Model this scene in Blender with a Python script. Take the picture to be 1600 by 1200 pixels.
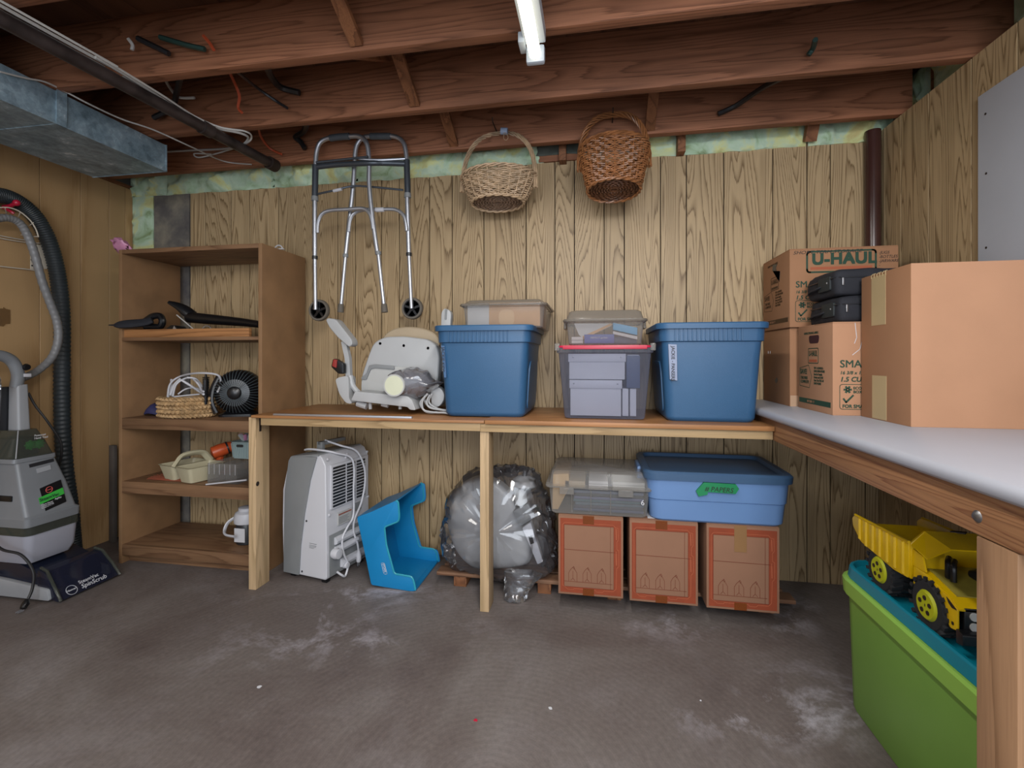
import bpy, bmesh, math, random
from mathutils import Vector, Matrix, noise

for o in list(bpy.data.objects):
    bpy.data.objects.remove(o)
SC = bpy.context.scene
COL = SC.collection
PI = math.pi

# ------------------------------------------------------------------ camera
YAW = math.radians(10)
CS, SN = math.cos(YAW), math.sin(YAW)
FPX = 740.0
CAM_H = 1.06
cam_data = bpy.data.cameras.new('camera')
cam_data.sensor_width = 36
cam_data.lens = 36 * FPX / 1600
cam_data.shift_y = -40 / 1600
cam_data.clip_start = 0.02
cam = bpy.data.objects.new('camera', cam_data)
cam.location = (0, 0, CAM_H)
cam.rotation_euler = (PI / 2, 0, YAW)
COL.objects.link(cam)
SC.camera = cam

# ------------------------------------------------------------------ world, lamps, exposure
SC.view_settings.view_transform = 'Standard'
SC.view_settings.look = 'None'
SC.view_settings.gamma = 1
SC.view_settings.exposure = 0.68
SC.view_settings.use_curve_mapping = False
SC.cycles.max_bounces = 8
SC.cycles.transparent_max_bounces = 24
world = bpy.data.worlds.new('world')
SC.world = world
world.use_nodes = True
world.node_tree.nodes['Background'].inputs[0].default_value = (0.80, 0.88, 1.0, 1)
world.node_tree.nodes['Background'].inputs[1].default_value = 0.5


def area_lamp(name, loc, size, size_y, power, color, rot=(0, 0, 0)):
    l = bpy.data.lights.new(name, 'AREA')
    l.shape = 'RECTANGLE'
    l.size = size
    l.size_y = size_y
    l.energy = power
    l.color = color
    o = bpy.data.objects.new(name, l)
    o.location = loc
    o.rotation_euler = rot
    COL.objects.link(o)
    return o


# the shop light over the camera, then two unseen lamps added behind as fill
area_lamp('ceiling_tube_light', (-0.19, 0.95, 2.0), 0.08, 1.2, 10, (1, 0.97, 0.92))
area_lamp('rear_fill_light', (-1.3, -0.7, 2.0), 0.5, 1.2, 12, (1, 0.96, 0.9), (math.radians(25), 0, 0))
area_lamp('rear_fill_light', (0.5, -0.6, 2.0), 0.6, 1.2, 36, (1, 0.97, 0.94), (math.radians(25), 0, 0))
# added cool fill panel behind the camera, standing in for daylight there
area_lamp('rear_daylight_fill', (0.2, -1.9, 1.2), 2.2, 1.9, 38, (0.86, 0.92, 1.0), (PI / 2, 0, 0))


# ------------------------------------------------------------------ helpers
def at(px, py, X=None, Y=None, Z=None):
    """a point of the photograph on the plane X, Y or Z"""
    a = (px - 800) / FPX
    dx, dy, dz = -SN + a * CS, CS + a * SN, (560 - py) / FPX
    t = X / dx if X is not None else (Y / dy if Y is not None else (Z - CAM_H) / dz)
    return Vector((t * dx, t * dy, CAM_H + t * dz))


def lin(h):
    h = h.lstrip('#')
    r = []
    for i in (0, 2, 4):
        v = int(h[i:i + 2], 16) / 255
        r.append(v / 12.92 if v <= .04045 else ((v + .055) / 1.055) ** 2.4)
    return (*r, 1)


def smooth_path(pts, n=6, closed=False):
    P = [Vector(p) for p in pts]
    out = []
    m = len(P)
    rng = range(m) if closed else range(m - 1)
    for i in rng:
        p0 = P[(i - 1) % m] if (closed or i > 0) else P[0]
        p1, p2 = P[i], P[(i + 1) % m]
        p3 = P[(i + 2) % m] if (closed or i + 2 < m) else P[-1]
        for k in range(n):
            t = k / n
            out.append(0.5 * ((2 * p1) + (-p0 + p2) * t + (2 * p0 - 5 * p1 + 4 * p2 - p3) * t * t
                              + (-p0 + 3 * p1 - 3 * p2 + p3) * t ** 3))
    if not closed:
        out.append(P[-1])
    return out


def rr(z, hw, hd, r, cx=0, cy=0, n=5):
    """rounded rectangle ring at height z"""
    r = min(r, hw * .99, hd * .99)
    out = []
    for (sx, sy, a0) in ((1, 1, 0), (-1, 1, 90), (-1, -1, 180), (1, -1, 270)):
        for k in range(n):
            a = math.radians(a0 + 90 * k / (n - 1))
            out.append(Vector((cx + sx * (hw - r) + r * math.cos(a), cy + sy * (hd - r) + r * math.sin(a), z)))
    return out


def rounded_poly(pts, r, n=4):
    """2D polygon with rounded corners"""
    out = []
    m = len(pts)
    for i in range(m):
        p = Vector(pts[i]); a = Vector(pts[i - 1]); b = Vector(pts[(i + 1) % m])
        la, lb = (a - p).length, (b - p).length
        k = min(r, la * .45, lb * .45)
        s, e = p + (a - p).normalized() * k, p + (b - p).normalized() * k
        for j in range(n + 1):
            t = j / n
            out.append((1 - t) ** 2 * s + 2 * t * (1 - t) * p + t * t * e)
    return [(v[0], v[1]) for v in out]


class MB:
    def __init__(self):
        self.v, self.f, self.m = [], [], Matrix()

    def add(self, vs, fs):
        b = len(self.v)
        self.v += [self.m @ Vector(p) for p in vs]
        self.f += [tuple(b + i for i in f) for f in fs]
        return self

    def box(self, x0, x1, y0, y1, z0, z1):
        return self.add([(x0, y0, z0), (x1, y0, z0), (x1, y1, z0), (x0, y1, z0), (x0, y0, z1), (x1, y0, z1), (x1, y1, z1), (x0, y1, z1)],
                        [(3, 2, 1, 0), (4, 5, 6, 7), (0, 1, 5, 4), (1, 2, 6, 5), (2, 3, 7, 6), (3, 0, 4, 7)])

    def rings(self, rs, cap0=True, cap1=True, closed=False):
        n = len(rs[0])
        vs = [p for r in rs for p in r]
        fs = []
        m = len(rs)
        for i in range(m if closed else m - 1):
            a, b = i * n, ((i + 1) % m) * n
            for k in range(n):
                fs.append((a + k, a + (k + 1) % n, b + (k + 1) % n, b + k))
        if not closed:
            if cap0: fs.append(tuple(reversed(range(n))))
            if cap1: fs.append(tuple(range((m - 1) * n, m * n)))
        return self.add(vs, fs)

    def tube(self, pts, r, seg=8, closed=False, flat=1.0):
        P = [Vector(p) for p in pts]
        n = len(P)
        R = r if isinstance(r, (list, tuple)) else [r] * n
        rs = []
        nrm = None
        for i in range(n):
            if closed:
                t = P[(i + 1) % n] - P[i - 1]
            else:
                t = P[min(i + 1, n - 1)] - P[max(i - 1, 0)]
            if t.length < 1e-9: t = Vector((0, 0, 1))
            t.normalize()
            if nrm is None:
                nrm = t.orthogonal().normalized()
            nrm = (nrm - t * nrm.dot(t))
            if nrm.length < 1e-6: nrm = t.orthogonal()
            nrm.normalize()
            bi = t.cross(nrm)
            rs.append([P[i] + (nrm * math.cos(2 * PI * k / seg) + bi * flat * math.sin(2 * PI * k / seg)) * R[i] for k in range(seg)])
        return self.rings(rs, closed=closed)

    def rod(self, a, b, r, seg=8, r2=None):
        return self.tube([a, b], [r, r if r2 is None else r2], seg)

    def lathe(self, prof, seg=24, c=(0, 0, 0), axis='z', sx=1, sy=1):
        rs = []
        for (r, z) in prof:
            ring = []
            for k in range(seg):
                a = 2 * PI * k / seg
                u, v = r * math.cos(a) * sx, r * math.sin(a) * sy
                p = {'z': (u, v, z), 'y': (u, -z, v), 'x': (z, u, v)}[axis]
                ring.append(Vector(p) + Vector(c))
            rs.append(ring)
        return self.rings(rs)

    def prism(self, pts, axis, lo, hi):
        """pts 2D; axis 'y': pts are (x,z); 'x': pts are (y,z); 'z': pts are (x,y)"""
        def mk(p, d):
            return {'y': (p[0], d, p[1]), 'x': (d, p[0], p[1]), 'z': (p[0], p[1], d)}[axis]
        return self.rings([[Vector(mk(p, lo)) for p in pts], [Vector(mk(p, hi)) for p in pts]])

    def ball(self, c, r, seg=12, sz=1.0):
        n = seg // 2
        return self.lathe([(max(1e-4, r * math.sin(PI * i / n)), -r * sz * math.cos(PI * i / n)) for i in range(n + 1)], seg, c)

    def ribbon(self, pts, w, y, closed=False, t=.0005, axis='y'):
        """flat printed line in the XZ (axis y) or YZ (axis x) plane"""
        P = [Vector((p[0], p[1])) for p in pts]
        n = len(P)
        for i in range(n if closed else n - 1):
            a, b = P[i], P[(i + 1) % n]
            d = (b - a)
            if d.length < 1e-7: continue
            d.normalize()
            q = Vector((-d[1], d[0])) * w / 2
            e = d * w * .3
            self.prism([a - e - q, b + e - q, b + e + q, a - e + q], axis, y - t, y)
        return self


def build(name, mb, mat, parent=None, world=False, bevel=0, bseg=2, smooth=True, ang=35, stuff=False):
    me = bpy.data.meshes.new(name)
    vs = mb.v
    if world and parent is not None:
        M = Matrix.Translation(parent.location) @ parent.rotation_euler.to_matrix().to_4x4()
        if parent.parent is not None:
            q = parent.parent
            M = Matrix.Translation(q.location) @ q.rotation_euler.to_matrix().to_4x4() @ M
        Mi = M.inverted()
        vs = [Mi @ v for v in vs]
    me.from_pydata([tuple(v) for v in vs], [], mb.f)
    bm = bmesh.new()
    bm.from_mesh(me)
    bmesh.ops.recalc_face_normals(bm, faces=bm.faces)
    if bevel:
        es = [e for e in bm.edges if len(e.link_faces) == 2 and e.calc_face_angle(0) > math.radians(30)]
        bmesh.ops.bevel(bm, geom=es, offset=bevel, segments=bseg, affect='EDGES', profile=.6, clamp_overlap=True)
    bm.to_mesh(me)
    bm.free()
    if smooth:
        for p in me.polygons: p.use_smooth = True
        me.set_sharp_from_angle(angle=math.radians(ang))
    me.materials.append(mat)
    o = bpy.data.objects.new(name, me)
    COL.objects.link(o)
    if parent is not None: o.parent = parent
    if stuff: o['kind'] = 'stuff'
    return o


def thing(name, label, cat, loc=(0, 0, 0), rz=0, group=None):
    o = bpy.data.objects.new(name, None)
    o.empty_display_size = .05
    COL.objects.link(o)
    o.location = loc
    o.rotation_euler = (0, 0, rz)
    o['label'] = label
    o['category'] = cat
    if group: o['group'] = group
    return o


def tag(o, label, cat, group=None):
    o['label'] = label
    o['category'] = cat
    if group: o['group'] = group
    return o


def struct(o):
    o['kind'] = 'structure'
    return o


def lettering(s, size, mat, parent, loc, face='front', name='printed_text', bold=0.0, xs=1.0, spin=0, shear=0, align='LEFT', rot=None):
    """flat writing; face front looks to -Y, side looks to -X, right looks to +X, up looks up"""
    cu = bpy.data.curves.new(name, 'FONT')
    cu.body = s
    cu.size = size
    cu.shear = shear
    cu.align_x = align
    cu.extrude = .0002
    cu.space_character = 1.06 if bold > .001 else 1.0
    cu.resolution_u = 3
    t = bpy.data.objects.new(name, cu)
    me = bpy.data.meshes.new_from_object(t)
    bpy.data.objects.remove(t)
    if bold > .0001:          # heavier strokes: the same outlines laid slightly apart
        bm = bmesh.new()
        for dx, dy in ((0, 0), (1, 1), (1, -1), (-1, 1), (-1, -1)):
            m2 = me.copy()
            m2.transform(Matrix.Translation((dx * bold * .8, dy * bold * .8, (dx * 2 + dy) * 1e-5)))
            bm.from_mesh(m2)
            bpy.data.meshes.remove(m2)
        bm.to_mesh(me)
        bm.free()
    me.transform(Matrix.Diagonal((xs, 1, 1, 1)))
    me.transform(Matrix.Rotation(spin, 4, 'Z'))
    if rot is None:
        rot = {'front': (PI / 2, 0, 0), 'side': (PI / 2, 0, -PI / 2), 'right': (PI / 2, 0, PI / 2), 'up': (0, 0, 0)}[face]
    me.materials.clear()
    me.materials.append(mat)
    o = bpy.data.objects.new(name, me)
    COL.objects.link(o)
    o.parent = parent
    o.location = loc
    o.rotation_euler = rot
    return o


# ------------------------------------------------------------------ materials
def nodes(name):
    m = bpy.data.materials.new(name)
    m.use_nodes = True
    nt = m.node_tree
    return m, nt, nt.nodes['Principled BSDF']


def N(nt, t, **kw):
    n = nt.nodes.new(t)
    for k, v in kw.items():
        if k.startswith('i_'):
            n.inputs[k[2:].replace('_', ' ')].default_value = v
        else:
            setattr(n, k, v)
    return n


def coords(nt, scale=(1, 1, 1), rand=True):
    tc = N(nt, 'ShaderNodeTexCoord')
    mp = N(nt, 'ShaderNodeMapping')
    mp.inputs['Scale'].default_value = scale
    if rand:
        oi = N(nt, 'ShaderNodeObjectInfo')
        mul = N(nt, 'ShaderNodeVectorMath', operation='MULTIPLY_ADD')
        co = N(nt, 'ShaderNodeCombineXYZ')
        for i in range(3): nt.links.new(oi.outputs['Random'], co.inputs[i])
        nt.links.new(co.outputs[0], mul.inputs[0])
        mul.inputs[1].default_value = (37, 71, 53)
        nt.links.new(tc.outputs['Object'], mul.inputs[2])
        nt.links.new(mul.outputs[0], mp.inputs['Vector'])
    else:
        nt.links.new(tc.outputs['Object'], mp.inputs['Vector'])
    return mp.outputs[0]


def ramp(nt, src, stops):
    r = N(nt, 'ShaderNodeValToRGB')
    e = r.color_ramp.elements
    while len(e) < len(stops): e.new(0.5)
    for i, (p, c) in enumerate(stops):
        e[i].position = p
        e[i].color = c if len(c) == 4 else (*c, 1)
    nt.links.new(src, r.inputs[0])
    return r.outputs[0]


def bump(nt, bs, src, strength, dist=.002):
    b = N(nt, 'ShaderNodeBump')
    b.inputs['Strength'].default_value = strength
    b.inputs['Distance'].default_value = dist
    nt.links.new(src, b.inputs['Height'])
    nt.links.new(b.outputs[0], bs.inputs['Normal'])


def mulc(c, k):
    return (min(1, c[0] * k), min(1, c[1] * k), min(1, c[2] * k), 1)


def plain(name, col, rough=.5, metal=0.0, spec=.5, var=.08, scale=8, bmp=0, bscale=200, emit=0, alpha=None):
    m, nt, b = nodes(name)
    c = lin(col) if isinstance(col, str) else col
    if var:
        v = coords(nt)
        n = N(nt, 'ShaderNodeTexNoise', i_Scale=scale, i_Detail=4.0)
        nt.links.new(v, n.inputs['Vector'])
        nt.links.new(ramp(nt, n.outputs[0], [(.3, mulc(c, 1 - var)), (.7, mulc(c, 1 + var))]), b.inputs['Base Color'])
    else:
        b.inputs['Base Color'].default_value = c
    b.inputs['Roughness'].default_value = rough
    b.inputs['Metallic'].default_value = metal
    b.inputs['Specular IOR Level'].default_value = spec
    if bmp:
        n2 = N(nt, 'ShaderNodeTexNoise', i_Scale=float(bscale), i_Detail=2.0)
        nt.links.new(coords(nt), n2.inputs['Vector'])
        bump(nt, b, n2.outputs[0], bmp)
    if emit:
        b.inputs['Emission Color'].default_value = c
        b.inputs['Emission Strength'].default_value = emit
    return m


def wood(name, dark, light, axis='z', k=26.0, fine=1.0, rough=.55, stretch=9.0, scale=7.0, line=.5, patch=.12, bmp=.15):
    """wood whose grain follows the contour lines of a stretched noise field"""
    m, nt, b = nodes(name)
    s = [scale] * 3
    s['xyz'.index(axis)] = scale / stretch
    v = coords(nt, tuple(s))
    n = N(nt, 'ShaderNodeTexNoise', i_Scale=1.0, i_Detail=1.5, i_Roughness=.4)
    nt.links.new(v, n.inputs['Vector'])
    f = [260.0] * 3
    f['xyz'.index(axis)] = 7.0
    n2 = N(nt, 'ShaderNodeTexNoise', i_Scale=1.0, i_Detail=2.0)
    nt.links.new(coords(nt, tuple(f)), n2.inputs['Vector'])
    ml = N(nt, 'ShaderNodeMath', operation='MULTIPLY_ADD')
    nt.links.new(n.outputs[0], ml.inputs[0])
    ml.inputs[1].default_value = k
    jt = N(nt, 'ShaderNodeMath', operation='MULTIPLY')
    nt.links.new(n2.outputs[0], jt.inputs[0])
    jt.inputs[1].default_value = .45
    nt.links.new(jt.outputs[0], ml.inputs[2])
    fr = N(nt, 'ShaderNodeMath', operation='FRACT')
    nt.links.new(ml.outputs[0], fr.inputs[0])
    ld, ll = lin(dark), lin(light)
    mid = tuple(ld[i] * line + ll[i] * (1 - line) for i in range(3)) + (1,)
    g = ramp(nt, fr.outputs[0], [(0, ll), (.5, ll), (.78, mid), (.92, ld), (1, ll)])
    n3 = N(nt, 'ShaderNodeTexNoise', i_Scale=3.0, i_Detail=2.0)
    nt.links.new(coords(nt), n3.inputs['Vector'])
    pk = ramp(nt, n3.outputs[0], [(.3, (1 - patch,) * 3), (.7, (1 + patch * .6,) * 3)])
    mx = N(nt, 'ShaderNodeMix', data_type='RGBA', blend_type='MULTIPLY')
    mx.inputs[0].default_value = 1
    nt.links.new(g, mx.inputs[6])
    nt.links.new(pk, mx.inputs[7])
    f2 = ramp(nt, n2.outputs[0], [(.3, (1 - .25 * fine,) * 3), (.65, (1, 1, 1))])
    mx2 = N(nt, 'ShaderNodeMix', data_type='RGBA', blend_type='MULTIPLY')
    mx2.inputs[0].default_value = 1
    nt.links.new(mx.outputs[2], mx2.inputs[6])
    nt.links.new(f2, mx2.inputs[7])
    # each piece a little lighter or darker
    oi = N(nt, 'ShaderNodeObjectInfo')
    pr = ramp(nt, oi.outputs['Random'], [(0, (.9,) * 3), (1, (1.06,) * 3)])
    mx3 = N(nt, 'ShaderNodeMix', data_type='RGBA', blend_type='MULTIPLY')
    mx3.inputs[0].default_value = 1
    nt.links.new(mx2.outputs[2], mx3.inputs[6])
    nt.links.new(pr, mx3.inputs[7])
    nt.links.new(mx3.outputs[2], b.inputs['Base Color'])
    b.inputs['Roughness'].default_value = rough
    b.inputs['Specular IOR Level'].default_value = .35
    if bmp: bump(nt, b, n2.outputs[0], bmp, .001)
    return m


def clear(name, tint, body=.25, rough=.12, edge=.5):
    """thin see-through plastic, denser where seen at a grazing angle"""
    m, nt, b = nodes(name)
    c = lin(tint)
    b.inputs['Base Color'].default_value = c
    b.inputs['Roughness'].default_value = rough
    tr = N(nt, 'ShaderNodeBsdfTransparent')
    tr.inputs[0].default_value = tuple(.5 + .5 * x for x in c[:3]) + (1,)
    lw = N(nt, 'ShaderNodeLayerWeight')
    lw.inputs[0].default_value = .35
    ma = N(nt, 'ShaderNodeMath', operation='MULTIPLY_ADD')
    nt.links.new(lw.outputs['Facing'], ma.inputs[0])
    ma.inputs[1].default_value = edge
    ma.inputs[2].default_value = body
    mx = N(nt, 'ShaderNodeMixShader')
    nt.links.new(ma.outputs[0], mx.inputs[0])
    nt.links.new(tr.outputs[0], mx.inputs[1])
    nt.links.new(b.outputs[0], mx.inputs[2])
    nt.links.new(mx.outputs[0], nt.nodes['Material Output'].inputs[0])
    return m


M_panel = wood('oak print panel', '#755e40', '#b29a76', 'z', k=34, scale=8.0, stretch=15, line=.45, patch=.06, fine=.4, rough=.45, bmp=.05)
M_panel_left = wood('smooth tan panel', '#a5835a', '#b5946a', 'z', k=3, scale=4, stretch=9, line=.3, patch=.07, fine=.15, rough=.5, bmp=.05)
M_groove = plain('dark panel groove', '#1c1610', .8, var=0)
M_joist = wood('old fir joist', '#6e452e', '#936247', 'x', k=18, scale=9, stretch=14, line=.5, patch=.2, fine=.9, rough=.65)
M_joist_y = wood('old fir blocking', '#6b4229', '#8e5e3e', 'y', k=10, scale=9, stretch=10, line=.5, patch=.2, rough=.65)
M_sub = wood('old subfloor board', '#4a2f22', '#60402e', 'y', k=8, scale=5, line=.5, patch=.2)
M_case = plain('brown particle board', '#876748', .6, var=.16, scale=7, bmp=.1, bscale=260)
M_shelf = wood('brown shelf board', '#694b35', '#836348', 'x', k=9, scale=9, stretch=12, line=.5, patch=.2, fine=.8)
M_top = wood('stained bench top', '#7d5433', '#a4744a', 'x', k=10, scale=9, stretch=14, line=.5, patch=.15, fine=.7, rough=.4)
M_pine = wood('pale pine', '#a58c68', '#c2a681', 'z', k=8, scale=11, stretch=14, line=.6, patch=.08, fine=.5, rough=.55)
M_pine_x = wood('pale pine rail', '#9c825d', '#b89c74', 'x', k=8, scale=11, stretch=14, line=.6, patch=.08, fine=.5, rough=.55)
M_fir_y = wood('fir rail', '#84563a', '#a57853', 'y', k=22, scale=14, stretch=45, line=.45, patch=.12, fine=.8, rough=.5)
M_fir_z = wood('fir post', '#866549', '#a07c5d', 'z', k=5, scale=9, stretch=14, line=.5, patch=.12, fine=.5, rough=.5)
M_pallet = wood('rough pallet slat', '#5d4030', '#80604a', 'x', k=8, scale=9, line=.5, patch=.2)
M_card = plain('cardboard', '#9a7255', .8, spec=.2, var=.06, scale=5, bmp=.06, bscale=300)
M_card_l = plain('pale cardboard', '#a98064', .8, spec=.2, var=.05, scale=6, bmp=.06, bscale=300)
M_tape = plain('paper tape', '#b49f78', .5, var=.04)
M_green_ink = plain('dark green print', '#1f4030', .7, var=.05)
M_brown_ink = plain('dark brown print', '#4a3318', .8, var=.05)
M_black_ink = plain('marker ink', '#1a1718', .6, var=0)
M_orange_ink = plain('orange print', '#85391c', .75, var=.08, scale=20)
M_orange_dk = plain('burnt orange print', '#6a2a14', .75, var=.08)
M_orange_lt = plain('pale orange line', '#a3583a', .75, var=0)
M_blue = plain('navy blue plastic', '#2b5479', .42, var=.05, scale=4, bmp=.25, bscale=420)
M_blue_dk = plain('slate blue plastic', '#3c5878', .42, var=.05, scale=4, bmp=.15, bscale=400)
M_blue_lt = plain('light blue plastic', '#6283b2', .4, var=.04, scale=4)
M_cyan = plain('cyan plastic', '#0b77ae', .4, var=.04, bmp=.05)
M_lime = plain('lime plastic', '#77a446', .42, var=.03)
M_lime_l = plain('lime rim', '#8fbd50', .4, var=.03)
M_teal = plain('teal plastic', '#067c92', .35, var=.03)
M_white = plain('white plastic', '#bfc0c6', .4, var=.02)
M_offw = plain('off white plastic', '#aaabaa', .45, var=.03)
M_lam = plain('white laminate', '#a3a6b0', .4, var=.03, scale=3)
M_grey = plain('grey plastic', '#7b7e80', .45, var=.04, bmp=.1, bscale=500)
M_hgrey = plain('cleaner grey', '#75797e', .4, var=.06, bmp=.08)
M_hlite = plain('cleaner light grey', '#94979c', .4, var=.05)
M_dark = plain('charcoal plastic', '#24262a', .35, var=.05)
M_black = plain('black plastic', '#121316', .3, var=.05)
M_rubber = plain('black rubber', '#1c1e22', .75, var=.15, scale=30)
M_fabric = plain('black nylon', '#1d1f27', .8, var=.12, scale=30, bmp=.5, bscale=700)
M_alu = plain('brushed aluminium', '#b8bcc4', .42, metal=.85, var=.06)
M_aludk = plain('grey coated tube', '#4a5058', .35, metal=.5, var=.08)
M_steel = plain('dull steel', '#8d8d8f', .4, metal=1, var=.1)
M_rust = plain('dark iron', '#3a302b', .6, metal=.6, var=.2)
M_pipe = plain('dirty black pipe', '#3a3231', .4, metal=.3, var=.5, scale=14)
M_brownpipe = plain('glossy brown pipe', '#3f2723', .22, var=.15, scale=5)
M_wcable = plain('white cable', '#b6b4b0', .5, var=.08)
M_ocable = plain('orange cable', '#a8482a', .5, var=.1)
M_bcable = plain('black cable', '#19181a', .5, var=.1)
M_gcable = plain('green cable', '#1d3a34', .5, var=.1)
M_rack = plain('white coated wire', '#c8bfb0', .4, var=.04)
M_grip = plain('slate grip rubber', '#4d545b', .6, var=.12, scale=30)
M_hose = plain('ribbed hose rubber', '#2b3236', .5, var=.1)
M_tire = plain('grey wheel rubber', '#5c564e', .7, var=.1)
M_yellow = plain('yellow enamel', '#cda800', .35, var=.12, scale=14)
M_yrim = plain('yellow green hub', '#a9ae10', .4, var=.1)
M_wick1 = plain('pale wicker', '#b09678', .55, var=.3, scale=25)
M_wick2 = plain('honey wicker', '#8c5c38', .4, var=.35, scale=25)
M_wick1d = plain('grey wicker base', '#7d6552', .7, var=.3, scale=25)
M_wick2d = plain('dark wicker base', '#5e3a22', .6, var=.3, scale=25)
M_hya = plain('braided water hyacinth', '#a98a62', .7, var=.35, scale=40)
M_beige = plain('beige plastic', '#b9b296', .4, var=.04)
M_toolorange = plain('orange plastic', '#c4532a', .35, var=.05)
M_pink = plain('pink plastic wrap', '#c889a8', .35, var=.2, scale=20)
M_celadon = plain('grey blue plastic', '#8b9c9d', .45, var=.04)
M_red = plain('red plastic', '#b01c38', .35, var=.04)
M_seat = plain('stair lift grey', '#a6a8aa', .42, var=.03)
M_seat_tan = plain('beige vinyl', '#a3937b', .5, var=.06)
M_purple = plain('dark violet cloth', '#2c2c55', .7, var=.15)
M_navycard = plain('navy card', '#2f4266', .5, var=.1)
M_royal = plain('royal blue card', '#2b49a0', .45, var=.08)
M_aqua = plain('sky blue card', '#4c9fd2', .45, var=.1)
M_paper = plain('white paper', '#c4c5ca', .7, var=.04)
M_manila = plain('manila paper', '#c4a271', .7, var=.08)
M_peach = plain('tan paper', '#cfa377', .7, var=.06)
M_gtape = plain('green tape', '#0f7a4a', .4, var=.08)
M_sheetrock = plain('white drywall', '#b9bfcb', .8, var=.02, bmp=.08, bscale=350)
M_clear = clear('clear plastic', '#b9b6b2', .20, .12, .45)
M_clearb = clear('clear bluish plastic', '#9a9fb4', .15, .12, .4)
M_smoke = clear('smoky lid plastic', '#8f877d', .45, .15, .35)


def film(name, tint, haze, gl=2.2):
    """clear polythene: mostly see-through, mirror-like along its creases"""
    m, nt, b = nodes(name)
    nt.nodes.remove(b)
    tr = N(nt, 'ShaderNodeBsdfTransparent')
    tr.inputs[0].default_value = (.93, .93, .94, 1)
    df = N(nt, 'ShaderNodeBsdfDiffuse')
    df.inputs[0].default_value = lin(tint)
    mx = N(nt, 'ShaderNodeMixShader')
    mx.inputs[0].default_value = haze
    nt.links.new(tr.outputs[0], mx.inputs[1])
    nt.links.new(df.outputs[0], mx.inputs[2])
    fr = N(nt, 'ShaderNodeFresnel')
    fr.inputs[0].default_value = 1.5
    ml = N(nt, 'ShaderNodeMath', operation='MULTIPLY', use_clamp=True)
    nt.links.new(fr.outputs[0], ml.inputs[0])
    ml.inputs[1].default_value = gl
    gs = N(nt, 'ShaderNodeBsdfGlossy')
    gs.inputs['Roughness'].default_value = .12
    mx2 = N(nt, 'ShaderNodeMixShader')
    nt.links.new(ml.outputs[0], mx2.inputs[0])
    nt.links.new(mx.outputs[0], mx2.inputs[1])
    nt.links.new(gs.outputs[0], mx2.inputs[2])
    nt.links.new(mx2.outputs[0], nt.nodes['Material Output'].inputs[0])
    return m


M_film = film('clear film', '#c8c9d2', .05)
M_acry = clear('clear acrylic', '#b5b3b0', .1, .08, .6)
M_clearred = clear('see through red', '#d8254f', .75, .2, .2)
M_hclear = clear('smoked window', '#5c6058', .3, .1, .4)
M_tube = plain('lit fluorescent tube', '#fff4dc', .3, var=0, emit=1.6)
M_lampend = plain('lamp holder white', '#b8c2cc', .4, var=.02)


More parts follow.
